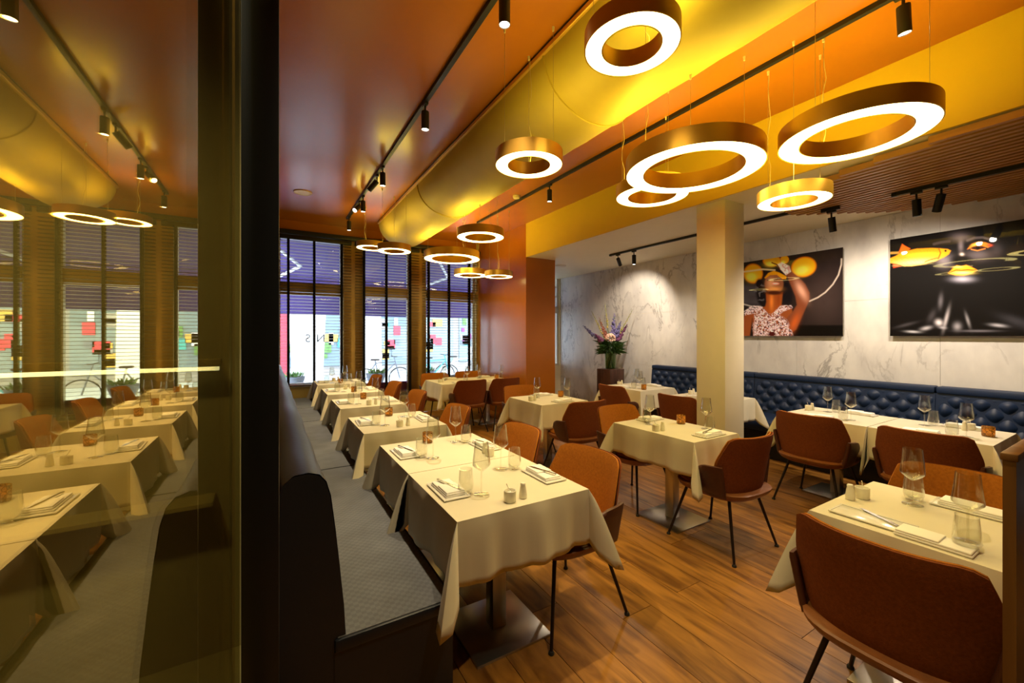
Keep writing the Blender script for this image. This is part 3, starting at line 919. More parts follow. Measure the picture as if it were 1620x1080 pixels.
# ================================================================== CHAIRS
def chair_proto():
    t = thing('dining_chair', 'x', 'chair', (0, 0, 0), 0, 'cognac dining chairs')
    # seat cushion
    def sup(w, d, n=36, e=3.2, cy=0.0):
        o = []
        for k in range(n):
            a = 2 * PI * k / n
            c, s = math.cos(a), math.sin(a)
            o.append((w * math.copysign(abs(c) ** (2 / e), c), cy + d * math.copysign(abs(s) ** (2 / e), s)))
        return o
    def stack(levels):
        m = MB()
        rings = [sup(w, d, cy=c) for (w, d, c, z) in levels]
        n = 36
        vs = [(p[0], p[1], lv[3]) for r_, lv in zip(rings, levels) for p in r_]
        fs = [(i * n + k, i * n + (k + 1) % n, (i + 1) * n + (k + 1) % n, (i + 1) * n + k) for i in range(len(levels) - 1) for k in range(n)]
        fs += [tuple(range(n))[::-1], tuple((len(levels) - 1) * n + k for k in range(n))]
        return m.add(vs, fs)
    stack([(0.225, 0.225, 0.01, 0.432), (0.240, 0.240, 0.01, 0.440), (0.243, 0.243, 0.01, 0.464), (0.232, 0.232, 0.01, 0.478), (0.19, 0.19, 0.01, 0.483)]).build('seat', 'fabric', t)
    stack([(0.17, 0.19, 0.0, 0.385), (0.225, 0.240, -0.005, 0.392), (0.256, 0.266, -0.012, 0.410), (0.268, 0.280, -0.016, 0.432), (0.270, 0.282, -0.016, 0.446), (0.262, 0.274, -0.016, 0.452)]).build('seat_shell', 'tan', t)
    # backrest: a curved panel, widest at arm height
    hw = ([0, 0.2, 0.42, 0.6, 0.85, 1.0], [0.215, 0.258, 0.284, 0.284, 0.264, 0.250])
    P = []
    nu, nv = 20, 14
    for i in range(nu + 1):
        u = -1 + 2 * i / nu
        row = []
        for j in range(nv + 1):
            v = j / nv
            w = float(np.interp(v, *hw))
            xx = w * u
            z = 0.450 + 0.390 * v - 0.022 * max(0, (abs(u) - 0.80) / 0.20) ** 2 * v
            y = -0.245 - 0.075 * v ** 1.2 + 0.085 * (abs(xx) / 0.24) ** 2.4 + 0.01
            row.append((xx, y, z))
        P.append(row)
    A = np.array(P)
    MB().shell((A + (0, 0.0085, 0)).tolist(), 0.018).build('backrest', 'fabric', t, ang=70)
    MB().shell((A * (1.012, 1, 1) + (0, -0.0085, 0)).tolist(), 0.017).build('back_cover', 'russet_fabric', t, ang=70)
    for sg in (-1, 1):
        P = []
        for i in range(21):
            u = i / 20
            row = []
            rd = max(0.0, (u - 0.50) / 0.50)
            cap = 1 - math.sqrt(max(0.0, 1 - rd * rd))
            for j in range(11):
                v = j / 10
                y = -0.195 + 0.215 * u
                zb = 0.420 + 0.075 * cap
                zt = 0.640 - 0.015 * u - 0.085 * cap
                z = zb + (zt - zb) * v
                xx = sg * (0.244 + 0.046 * v + 0.014 * math.sin(PI * u))
                row.append((xx, y, z))
            P.append(row)
        MB().shell(P, 0.032).build('armrest', 'leather', t, ang=70)
    for sx in (-1, 1):
        for sy in (-1, 1):
            l = MB().tube([(sx * 0.165, sy * 0.165, 0.392), (sx * 0.26, sy * 0.26, 0.012)], [0.011, 0.0085], 10).build('leg', 'leg', t)
            MB().lathe([(0, 0), (0.014, 0), (0.015, 0.006), (0.010, 0.016), (0, 0.016)], 12, (sx * 0.261, sy * 0.261, 0)).build('glide', 'rubber', l)
    m = MB()
    m.tube([(-0.165, -0.165, 0.388), (0.165, 0.165, 0.388)], 0.009, 8)
    m.tube([(0.165, -0.165, 0.388), (-0.165, 0.165, 0.388)], 0.009, 8)
    m.build('under_frame', 'leg', t)
    return t
CH = chair_proto()
CHAIRS = [
    (1.42, 1.855, 90, 'cognac chair facing the nearest table by the grey bench'),
    (1.42, 2.620, 90, 'cognac chair facing the second table by the grey bench'),
    (1.37, 3.720, 90, 'cognac chair facing the third table by the grey bench'),
    (1.37, 4.990, 90, 'cognac chair facing the fourth table by the grey bench'),
    (1.39, 6.165, 90, 'cognac chair facing the fifth table by the grey bench'),
    (1.385, 7.370, 90, 'cognac chair facing the sixth table by the grey bench, at the window'),
    (2.91, 1.825, 0, 'cognac chair seen from behind at the centre table before the column'),
    (2.94, 2.695, 180, 'cognac chair facing the camera on the far side of the centre table'),
    (2.93, 3.55, 0, 'cognac chair seen from behind at the table beside the orange pier'),
    (2.98, 4.58, 180, 'cognac chair on the far side of the table beside the orange pier'),
    (2.74, 6.06, 0, 'left cognac chair seen from behind at the window table pair'),
    (3.36, 6.05, 0, 'right cognac chair seen from behind at the window table pair'),
    (2.62, 6.98, 180, 'left cognac chair with its back to the window at the table pair'),
    (3.30, 7.02, 180, 'right cognac chair with its back to the window at the table pair'),
    (4.36, 4.22, -90, 'cognac chair before the flower pedestal at the farthest banquette table'),
    (4.31, 3.12, -90, 'cognac chair left of the column at the table behind it'),
    (4.325, 1.77, -90, 'cognac chair at the left table of the blue banquette pair'),
    (4.33, 1.03, -90, 'cognac chair at the right table of the blue banquette pair'),
    (2.035, 0.56, -90, 'large foreground cognac chair seen from behind at bottom right'),
    (2.79, 0.60, 90, 'cognac chair on the far side of the table by the wooden divider'),
]
for (x, y, a, lb) in CHAIRS:
    place(CH, (x, y, 0), math.radians(a) + R.uniform(-0.03, 0.03), lb)

# ================================================================== TABLES, CLOTHS
def cloth_mesh(hx, hy, drop, seed, flat=()):
    """flat: sides ('x-','x+','y-','y+') that touch a neighbour and hang straight"""
    r = random.Random(seed)
    m = MB()
    rows = 9
    per = []                    # (base point, outward dir, extra weight, corner weight)
    sides = [('y-', (-hx, -hy), (hx, -hy), (0, -1)), ('x+', (hx, -hy), (hx, hy), (1, 0)), ('y+', (hx, hy), (-hx, hy), (0, 1)), ('x-', (-hx, hy), (-hx, -hy), (-1, 0))]
    for si, (nm, a, b_, nrm) in enumerate(sides):
        n = 26
        L_ = math.hypot(b_[0] - a[0], b_[1] - a[1])
        ph, k1, am = r.random() * 6, r.uniform(1.3, 2.0), r.uniform(0.010, 0.018)
        fl_ = nm in flat
        for k in range(n + 1):
            s = k / n
            e = min(s, 1 - s) * L_
            near = math.exp(-(e / 0.045) ** 2)
            wv = am * math.sin(2 * PI * k1 * s + ph) + 0.5 * am * math.sin(2 * PI * 2.7 * k1 * s + ph * 2)
            wv = (wv + 0.022) * (1 - near) - 0.012 * math.exp(-((e - 0.075) / 0.04) ** 2)
            if fl_:
                wv = -0.004 - 0.012 * near
            per.append(((a[0] + (b_[0] - a[0]) * s, a[1] + (b_[1] - a[1]) * s), nrm, wv, 0.0, r.uniform(-0.002, 0.002)))
        nn = sides[(si + 1) % 4]
        both = fl_ or nn[0] in flat
        for k in range(1, 6):
            t_ = k / 6
            ang = t_ * PI / 2
            dx = nrm[0] * math.cos(ang) + nn[3][0] * math.sin(ang)
            dy = nrm[1] * math.cos(ang) + nn[3][1] * math.sin(ang)
            if both:
                # corner beside a neighbour: sticks out along the free side only
                fr = nn[3] if fl_ else nrm
                dx, dy = fr
                per.append((b_, (dx, dy), 0.14 * math.sin(PI * t_) ** 1.5, math.sin(PI * t_), 0))
            else:
                per.append((b_, (dx, dy), 0.02 + 0.15 * math.sin(PI * t_) ** 2, math.sin(PI * t_) ** 1.2, 0))
    n = len(per)
    vs = []
    for j in range(rows + 1):
        q = j / rows
        for (bp, nrm, wv, cw, jt) in per:
            dd = (drop + 0.115 * cw + jt) * q
            out = 0.004 * min(1, q * 6) + wv * q ** 0.85
            z = -dd
            if j == 0:
                z = 0.0
            vs.append((bp[0] + nrm[0] * out, bp[1] + nrm[1] * out, z))
    fs = [(j * n + k, j * n + (k + 1) % n, (j + 1) * n + (k + 1) % n, (j + 1) * n + k) for j in range(rows) for k in range(n)]
    fs.append(tuple(range(n)))
    m.add(vs, fs)
    return m

TZ = 0.757
def table(x0, x1, y0, y1, nm, seed, flat=(), drop=0.270, base=None):
    cx_, cy_ = (x0 + x1) / 2, (y0 + y1) / 2
    hx, hy = (x1 - x0) / 2, (y1 - y0) / 2
    bx, by = base or (cx_, cy_)
    t = thing('pedestal_table', 'pedestal table with steel base under the cloth, the ' + nm, 'table', (cx_, cy_, 0), 0, 'pedestal tables')
    B(-hx + 0.004, hx - 0.004, -hy + 0.004, hy - 0.004, 0.728, 0.754, 0.003).build('tabletop', 'walnut', t)
    ox, oy = bx - cx_, by - cy_
    B(ox - 0.21, ox + 0.21, oy - 0.21, oy + 0.21, 0.0, 0.012, 0.003).build('base_plate', 'steel', t)
    B(ox - 0.04, ox + 0.04, oy - 0.04, oy + 0.04, 0.012, 0.70, 0.004).build('column', 'steel', t)
    B(ox - 0.15, ox + 0.15, oy - 0.15, oy + 0.15, 0.70, 0.728, 0.003).build('top_bracket', 'black', t)
    c = cloth_mesh(hx, hy, drop, seed, flat).build('tablecloth', 'cloth', None, (cx_, cy_, TZ), ang=50)
    tag(c, 'cream cloth with pointed hanging corners on the ' + nm, 'tablecloth', 'cream tablecloths')
    sd = c.modifiers.new('thickness', 'SOLIDIFY')
    sd.thickness = 0.0015
    sd.offset = -1
    return dict(x0=x0, x1=x1, y0=y0, y1=y1, cx=cx_, cy=cy_, nm=nm)

N_L = ['nearest table by the grey bench', 'second table by the grey bench', 'third table by the grey bench', 'fourth table by the grey bench', 'fifth table by the grey bench', 'sixth table by the grey bench']
LT = [table(0.67, 1.385, 1.57, 2.255, N_L[0], 1, ('y+',), base=(1.03, 1.895)),
      table(0.67, 1.385, 2.262, 2.945, N_L[1], 2, ('y-',)),
      table(0.64, 1.33, 3.35, 4.09, N_L[2], 3),
      table(0.645, 1.335, 4.62, 5.36, N_L[3], 4),
      table(0.655, 1.355, 5.80, 6.53, N_L[4], 5),
      table(0.65, 1.35, 7.02, 7.74, N_L[5], 6)]
TM = table(2.64, 3.19, 1.86, 2.66, 'centre table before the column', 7, drop=0.25)
TF = table(2.60, 3.27, 3.72, 4.43, 'table beside the orange pier', 8)
TW1 = table(2.35, 3.01, 6.10, 6.90, 'left table of the window pair', 9, ('x+',))
TW2 = table(3.02, 3.68, 6.10, 6.90, 'right table of the window pair', 10, ('x-',))
T3 = table(4.45, 5.17, 3.97, 4.74, 'banquette table nearest the flowers', 11)
T4 = table(4.47, 5.17, 2.80, 3.52, 'banquette table behind the column', 12)
T6 = table(4.36, 5.09, 1.435, 2.135, 'left table of the banquette pair', 13, ('y-',))
T5 = table(4.36, 5.09, 0.730, 1.428, 'right table of the banquette pair', 14, ('y+',))
TB = table(2.06, 2.76, 0.29, 0.88, 'table by the wooden divider', 15)

# ================================================================== TABLEWARE
def wine_proto():
    t = thing('wine_glass', 'x', 'wine glass', group='stemmed wine glasses')
    MB().lathe([(0.0, 0.006), (0.006, 0.0055), (0.036, 0.002), (0.038, 0.0005), (0.036, 0.0), (0.0, 0.0)], 28).build('foot', 'glass', t)
    MB().lathe([(0.0045, 0.005), (0.0035, 0.05), (0.004, 0.110)], 12).build('stem', 'glass', t)
    MB().lathe([(0.004, 0.11), (0.012, 0.1146), (0.03, 0.1284), (0.0445, 0.1434), (0.045, 0.1491), (0.0425, 0.1698), (0.0375, 0.21), (0.0335, 0.256), (0.0328, 0.256), (0.0368, 0.21), (0.0418, 0.1698), (0.0443, 0.1491), (0.043, 0.1445), (0.029, 0.1301), (0.01, 0.1169), (0.0, 0.1157)], 32).build('bowl', 'glass', t, ang=60)
    return t
def tumbler_proto():
    t = thing('tumbler', 'x', 'tumbler', group='water tumblers')
    MB().lathe([(0.0, 0.0), (0.026, 0.0), (0.031, 0.0046), (0.0375, 0.0276), (0.0385, 0.0414), (0.036, 0.0759), (0.0315, 0.1219), (0.0307, 0.1219), (0.0352, 0.0759), (0.0377, 0.0414), (0.034, 0.0253), (0.022, 0.0138), (0.0, 0.0103)], 32).build('body', 'glass', t, ang=60)
    return t
def napkin_proto():
    o = MB().box(-0.105, 0.105, -0.050, 0.050, 0.0, 0.010, 0.004)
    o.box(-0.102, 0.104, -0.047, 0.050, 0.0095, 0.018, 0.004)
    o.box(-0.020, 0.100, -0.044, 0.048, 0.0175, 0.0245, 0.003)
    o = o.build('napkin', 'napkin', ang=50)
    return tag(o, 'x', 'napkin', 'folded white napkins')
def plate_proto():
    o = MB().box(-0.125, 0.125, -0.062, 0.062, 0.0, 0.006, 0.002)
    for (a, b_, c, d_) in ((-0.13, 0.13, -0.066, -0.058), (-0.13, 0.13, 0.058, 0.066), (-0.13, -0.122, -0.058, 0.058), (0.122, 0.13, -0.058, 0.058)):
        o.box(a, b_, c, d_, 0.003, 0.0085, 0.002)
    return tag(o.build('plate', 'china'), 'x', 'plate', 'rectangular white plates')
def knife_proto():
    o = MB()
    o.prism([(-0.10, -0.005), (-0.01, -0.006), (-0.01, 0.006), (-0.10, 0.005)], 0.0, 0.004)
    o.prism([(-0.01, -0.006), (0.05, -0.009), (0.085, -0.006), (0.095, 0.004), (0.05, 0.007), (-0.01, 0.006)], 0.0012, 0.0026)
    return tag(o.build('butter_knife', 'cutlery', smooth=False), 'x', 'knife', 'butter knives')
def salt_proto():
    t = thing('salt_cup', 'x', 'salt cup', group='cream salt cups')
    MB().lathe([(0, 0), (0.026, 0), (0.0285, 0.004), (0.029, 0.050), (0.0275, 0.052), (0.0255, 0.050), (0.025, 0.036), (0, 0.035)], 28).build('cup', 'ceramic', t)
    MB().lathe([(0, 0.0365), (0.025, 0.0365)], 20).build('salt', 'napkin', t)
    MB().tube([(0.012, 0.0, 0.038), (-0.012, -0.004, 0.066), (-0.022, -0.006, 0.086)], [0.0025, 0.0016, 0.0020], 6).build('spoon', 'cutlery', t)
    return t
def pepper_proto():
    t = thing('pepper_shaker', 'x', 'pepper shaker', group='cream pepper shakers')
    MB().lathe([(0, 0), (0.018, 0), (0.0195, 0.004), (0.0185, 0.022), (0.0145, 0.048), (0.0125, 0.058), (0.013, 0.060)], 24).build('body', 'ceramic', t)
    MB().lathe([(0.013, 0.060), (0.0132, 0.066), (0.010, 0.071), (0, 0.072)], 24).build('cap', 'ceramic', t)
    return t
def candle_proto():
    t = thing('candle_holder', 'x', 'candle holder', group='amber mosaic candle holders')
    MB().lathe([(0, 0.001), (0.034, 0.001), (0.0355, 0.004), (0.036, 0.074), (0.0345, 0.075), (0.034, 0.006), (0, 0.005)], 28).build('cup', 'amber', t)
    MB().lathe([(0, 0.006), (0.019, 0.006), (0.019, 0.022), (0, 0.022)], 16).build('tea_light', 'wax', t)
    MB().lathe([(0, 0.022), (0.004, 0.027), (0.0045, 0.032), (0.002, 0.042), (0, 0.046)], 10).build('flame', 'flame', t)
    return t
WG, TU, NA, PL, KN, SA, PE, CA = wine_proto(), tumbler_proto(), napkin_proto(), plate_proto(), knife_proto(), salt_proto(), pepper_proto(), candle_proto()
IZ = TZ + 0.0015

def seat_set(T, side, who, b0=-0.06, gb=0.10, knife=False):
    """one cover; side is the edge the guest sits at"""
    fx, fy = {'x-': (1, 0), 'x+': (-1, 0), 'y-': (0, 1), 'y+': (0, -1)}[side]
    rx, ry = fy, -fx
    ex = {'x-': T['x0'], 'x+': T['x1']}.get(side, T['cx'])
    ey = {'y-': T['y0'], 'y+': T['y1']}.get(side, T['cy'])
    ang = math.atan2(ry, rx)
    j = lambda: R.uniform(-0.008, 0.008)
    def at(a, b_):
        return ex + fx * a + rx * b_ + j(), ey + fy * a + ry * b_ + j()
    end = ' on the %s of the %s' % (who, T['nm'])
    x, y = at(0.088, b0)
    place(PL, (x, y, IZ), ang + R.uniform(-0.05, 0.05), 'white plate' + end)
    place(NA, (x, y, IZ + 0.0062), ang + R.uniform(-0.06, 0.06), 'folded napkin' + end)
    if knife:
        place(KN, (x + fx * 0.008, y + fy * 0.008, IZ + 0.0310), ang + 0.25, 'knife' + end)
    x, y = at(0.155, gb)
    place(TU, (x, y, IZ), R.random() * 6, 'water tumbler' + end)
    x, y = at(0.225, gb + 0.05)
    place(WG, (x, y, IZ), R.random() * 6, 'wine glass' + end)

def condiments(T, x, y, dx, dy, candle=None):
    place(SA, (x, y, IZ), R.uniform(-0.5, 0.5), 'cream salt cup with spoon on the ' + T['nm'])
    place(PE, (x + dx, y + dy, IZ), 0, 'cream pepper shaker on the ' + T['nm'])
    if candle:
        place(CA, (candle[0], candle[1], IZ), R.random() * 6, 'amber mosaic candle holder on the ' + T['nm'])

for i, T in enumerate(LT):
    seat_set(T, 'x-', 'bench side', 0.0 if i == 0 else -0.05, 0.085, knife=i < 3)
    seat_set(T, 'x+', 'chair side', -0.06, 0.11, knife=i < 3)
condiments(LT[0], 0.965, 1.64, 0.075, 0.004)
condiments(LT[1], 1.22, 2.33, 0.0, 0.07, (0.985, 2.85))
condiments(LT[2], 0.955, 3.475, 0.072, 0.004, (0.995, 4.0))
condiments(LT[3], 0.96, 4.74, 0.072, 0.0, (0.99, 5.22))
condiments(LT[4], 0.95, 6.34, 0.07, 0.0, (1.0, 5.93))
condiments(LT[5], 0.95, 7.56, 0.07, 0.0, (1.0, 7.14))
for (T, near, far) in ((TM, 'near side', 'far side'), (TF, 'near side', 'far side'), (TW1, 'near side', 'window side'), (TW2, 'near side', 'window side')):
    seat_set(T, 'y-', near, 0.02, 0.15, knife=T is TM)
    seat_set(T, 'y+', far, -0.10, 0.02)
condiments(TM, 2.70, 2.25, 0.058, -0.02, (3.11, 2.32))
condiments(TF, 2.67, 4.05, 0.058, 0.0, (3.17, 4.12))
condiments(TW1, 2.42, 6.40, 0.058, 0.0)
condiments(TW2, 3.60, 6.55, -0.058, 0.0, (3.5, 6.42))
for T in (T3, T4, T5, T6):
    seat_set(T, 'x-', 'chair side', -0.04, 0.12)
    seat_set(T, 'x+', 'banquette side', -0.08, 0.08)
condiments(T3, 4.72, 4.64, 0.06, 0.0, (4.62, 4.06))
condiments(T4, 4.78, 3.42, 0.06, 0.0)
condiments(T6, 4.80, 2.06, 0.06, -0.01)
condiments(T5, 4.95, 0.95, -0.07, 0.02, (4.75, 0.82))
# the table by the divider is laid a little differently
place(PL, (2.175, 0.70, IZ), math.radians(90), 'empty white plate with a knife on the table by the wooden divider')
place(KN, (2.20, 0.68, IZ + 0.0088), math.radians(60), 'knife lying on the empty plate at the wooden divider')
place(NA, (2.135, 0.50, IZ), math.radians(90), 'long folded napkin before the foreground chair')
place(TU, (2.165, 0.425, IZ), 0, 'water tumbler on the near side of the table by the wooden divider')
place(WG, (2.255, 0.440, IZ), 0, 'wine glass on the near side of the table by the wooden divider')
place(PL, (2.665, 0.50, IZ), math.radians(90), 'white plate on the far side of the table by the wooden divider')
place(NA, (2.665, 0.50, IZ + 0.0062), math.radians(90), 'folded napkin on the far side of the table by the wooden divider')
place(TU, (2.60, 0.68, IZ), 0, 'water tumbler on the far side of the table by the wooden divider')
place(WG, (2.53, 0.665, IZ), 0, 'wine glass on the far side of the table by the wooden divider')
condiments(TB, 2.425, 0.815, -0.068, 0.022)

# ================================================================== DIVIDER, FLOWERS
dv = thing('wooden_divider', 'low wooden divider panel at the right edge of the view', 'divider', (1.6, 0.23, 0))
B(0, 1.35, 0.0, 0.0225, 0.0, 1.215).build('panel', 'divider', dv, smooth=False)
B(-0.004, 1.354, -0.004, 0.0265, 1.215, 1.234, 0.003).build('cap', 'divider', dv)

tag(B(5.43, 5.79, 5.56, 5.92, 0.0, 0.90, 0.006).build('flower_pedestal', 'walnut'), 'square dark walnut pedestal under the flower vase', 'pedestal')
va = thing('flower_vase', 'green glass vase on the walnut pedestal', 'vase', (5.61, 5.74, 0.90))
MB().lathe([(0, 0.0), (0.085, 0.0), (0.095, 0.01), (0.11, 0.32), (0.105, 0.32), (0.088, 0.014), (0, 0.012)], 32).build('glass', 'vase', va)
ws = MB()
for k in range(9):
    a = k * 0.7
    ws.tube([(0.06 * math.cos(a), 0.06 * math.sin(a), 0.02), (-0.05 * math.cos(a + 0.5), -0.05 * math.sin(a + 0.5), 0.33)], 0.006, 5)
ws.build('stems', 'stem', va)
bq = thing('flower_bouquet', 'tall bouquet of violet, plum and yellow flowers in the vase', 'flowers', (5.61, 5.74, 1.22))
def leafy(n, rad, z0, z1, seed):
    m = MB(); r = random.Random(seed)
    for k in range(n):
        a = r.random() * 6.28; e = r.uniform(-0.2, 1.0); L_ = r.uniform(0.12, 0.26)
        p = Vector((rad * r.random() * math.cos(a), rad * r.random() * math.sin(a), r.uniform(z0, z1)))
        dirv = Vector((math.cos(a) * math.cos(e), math.sin(a) * math.cos(e), math.sin(e)))
        s_ = dirv.cross(Vector((0, 0, 1))).normalized() * r.uniform(0.012, 0.03)
        mid = p + dirv * L_ * 0.5 + Vector((0, 0, 0.02)); q = p + dirv * L_ - Vector((0, 0, 0.03))
        m.add([p, mid + s_, q, mid - s_], [(0, 1, 2), (0, 2, 3)])
    return m
tag(leafy(170, 0.14, -0.03, 0.16, 3).build('foliage', 'leaf', bq, smooth=False), kind='stuff')
# screen-right direction at the bouquet is (cos, -sin) of the view yaw; spikes fan out sideways
rx, ry = math.cos(THETA), -math.sin(THETA)
def spike(sx, sz, m, fr, r0, bend=0.0, dep=0.0):
    top = Vector((rx * sx - ry * dep, ry * sx + rx * dep, sz))
    base = Vector((0, 0, -0.05))
    st = MB().tube([base, base.lerp(top, 0.5) + Vector((0, 0, 0.04)), top], [0.006, 0.005, 0.003], 6).build('flower_stem', 'stem', bq)
    bl = MB(); n = 16; r = random.Random(int(sx * 1000) + int(sz * 77))
    for k in range(n):
        u = fr + (1 - fr) * k / (n - 1)
        c = base.lerp(top, u) + Vector((0, 0, 0.04 * (1 - abs(2 * u - 1))))
        for q in range(3):
            a = r.random() * 6.28
            rr = r0 * (1.15 - 0.85 * (u - fr) / (1 - fr))
            bl.ball(c + Vector((math.cos(a) * rr, math.sin(a) * rr, r.uniform(-0.01, 0.01))), rr * 0.8, 6, 4)
    bl.build('blossom_spike', m, st)
SPK = [(-0.36, 0.78, 'yellowbud', 0.45, 0.014), (-0.20, 0.66, 'russet', 0.45, 0.024), (-0.12, 0.92, 'yellowbud', 0.5, 0.014), (0.42, 0.80, 'yellowbud', 0.45, 0.014),
       (-0.50, 0.50, 'violet', 0.55, 0.030), (0.06, 0.72, 'violet', 0.45, 0.034), (0.20, 0.58, 'violet', 0.5, 0.032), (0.34, 0.52, 'plum', 0.5, 0.032),
       (-0.30, 0.34, 'plum', 0.6, 0.036), (0.25, 0.42, 'plum', 0.5, 0.034), (-0.12, 0.48, 'russet', 0.5, 0.03)]
for k, (a, b_, m, fr, r0) in enumerate(SPK):
    spike(a, b_, m, fr, r0, dep=0.08 * math.sin(k * 2.1))
hy_ = MB(); r = random.Random(5)
for k in range(90):
    a, e = r.random() * 6.28, math.acos(r.uniform(-0.6, 1))
    hy_.ball((0.085 * math.sin(e) * math.cos(a), 0.085 * math.sin(e) * math.sin(a), 0.085 * math.cos(e)), 0.016, 6, 4)
hy_.build('round_bloom', 'pinkbloom', bq, (-0.11 * rx * 0.3 - 0.14 * math.sin(THETA), -0.11 * ry * 0.3 - 0.14 * math.cos(THETA), 0.26))

# ================================================================== PICTURES (printed acrylic panels)
def ell(X, Y, cx_, cy_, rx_, ry_, soft=0.15, rot=0.0):
    c, s = math.cos(rot), math.sin(rot)
    u = ((X - cx_) * c + (Y - cy_) * s) / rx_
    v = (-(X - cx_) * s + (Y - cy_) * c) / ry_
    d = np.sqrt(u * u + v * v)
    return np.clip((1 + soft - d) / (2 * soft), 0, 1)
def blob(X, Y, cx_, cy_, rx_, ry_, rot=0.0):
    c, s = math.cos(rot), math.sin(rot)
    u = ((X - cx_) * c + (Y - cy_) * s) / rx_
    v = (-(X - cx_) * s + (Y - cy_) * c) / ry_
    return np.exp(-(u * u + v * v))
def pol(X, Y, pts, soft=6.0):
    inside = np.zeros(X.shape, bool); dist = np.full(X.shape, 1e9)
    n = len(pts)
    for i in range(n):
        (x1, y1), (x2, y2) = pts[i], pts[(i + 1) % n]
        cnd = ((y1 > Y) != (y2 > Y)) & (X < (x2 - x1) * (Y - y1) / ((y2 - y1) or 1e-9) + x1)
        inside ^= cnd
        dx, dy = x2 - x1, y2 - y1
        t_ = np.clip(((X - x1) * dx + (Y - y1) * dy) / (dx * dx + dy * dy + 1e-9), 0, 1)
        dist = np.minimum(dist, np.hypot(X - x1 - t_ * dx, Y - y1 - t_ * dy))
    sd = np.where(inside, dist, -dist)
    return np.clip(0.5 + sd / (2 * soft), 0, 1)
def line(X, Y, pts, w):
    dist = np.full(X.shape, 1e9)
    for (x1, y1), (x2, y2) in zip(pts[:-1], pts[1:]):
        dx, dy = x2 - x1, y2 - y1
        t_ = np.clip(((X - x1) * dx + (Y - y1) * dy) / (dx * dx + dy * dy + 1e-9), 0, 1)
        dist = np.minimum(dist, np.hypot(X - x1 - t_ * dx, Y - y1 - t_ * dy))
    return np.clip(1.3 - dist / w, 0, 1)
def lin(c):
    c = np.array(c, float) / 255
    return c ** 2.2
def over(I, m, c):
    return I * (1 - m[..., None]) + lin(c) * m[..., None]
def vnoise(X, Y, s, seed):
    g = np.random.RandomState(seed).rand(64, 64)
    x, y = X / s, Y / s
    xi, yi = np.floor(x).astype(int), np.floor(y).astype(int)
    fx, fy = x - xi, y - yi
    G = lambda a, b_: g[a % 64, b_ % 64]
    return (G(xi, yi) * (1 - fx) + G(xi + 1, yi) * fx) * (1 - fy) + (G(xi, yi + 1) * (1 - fx) + G(xi + 1, yi + 1) * fx) * fy

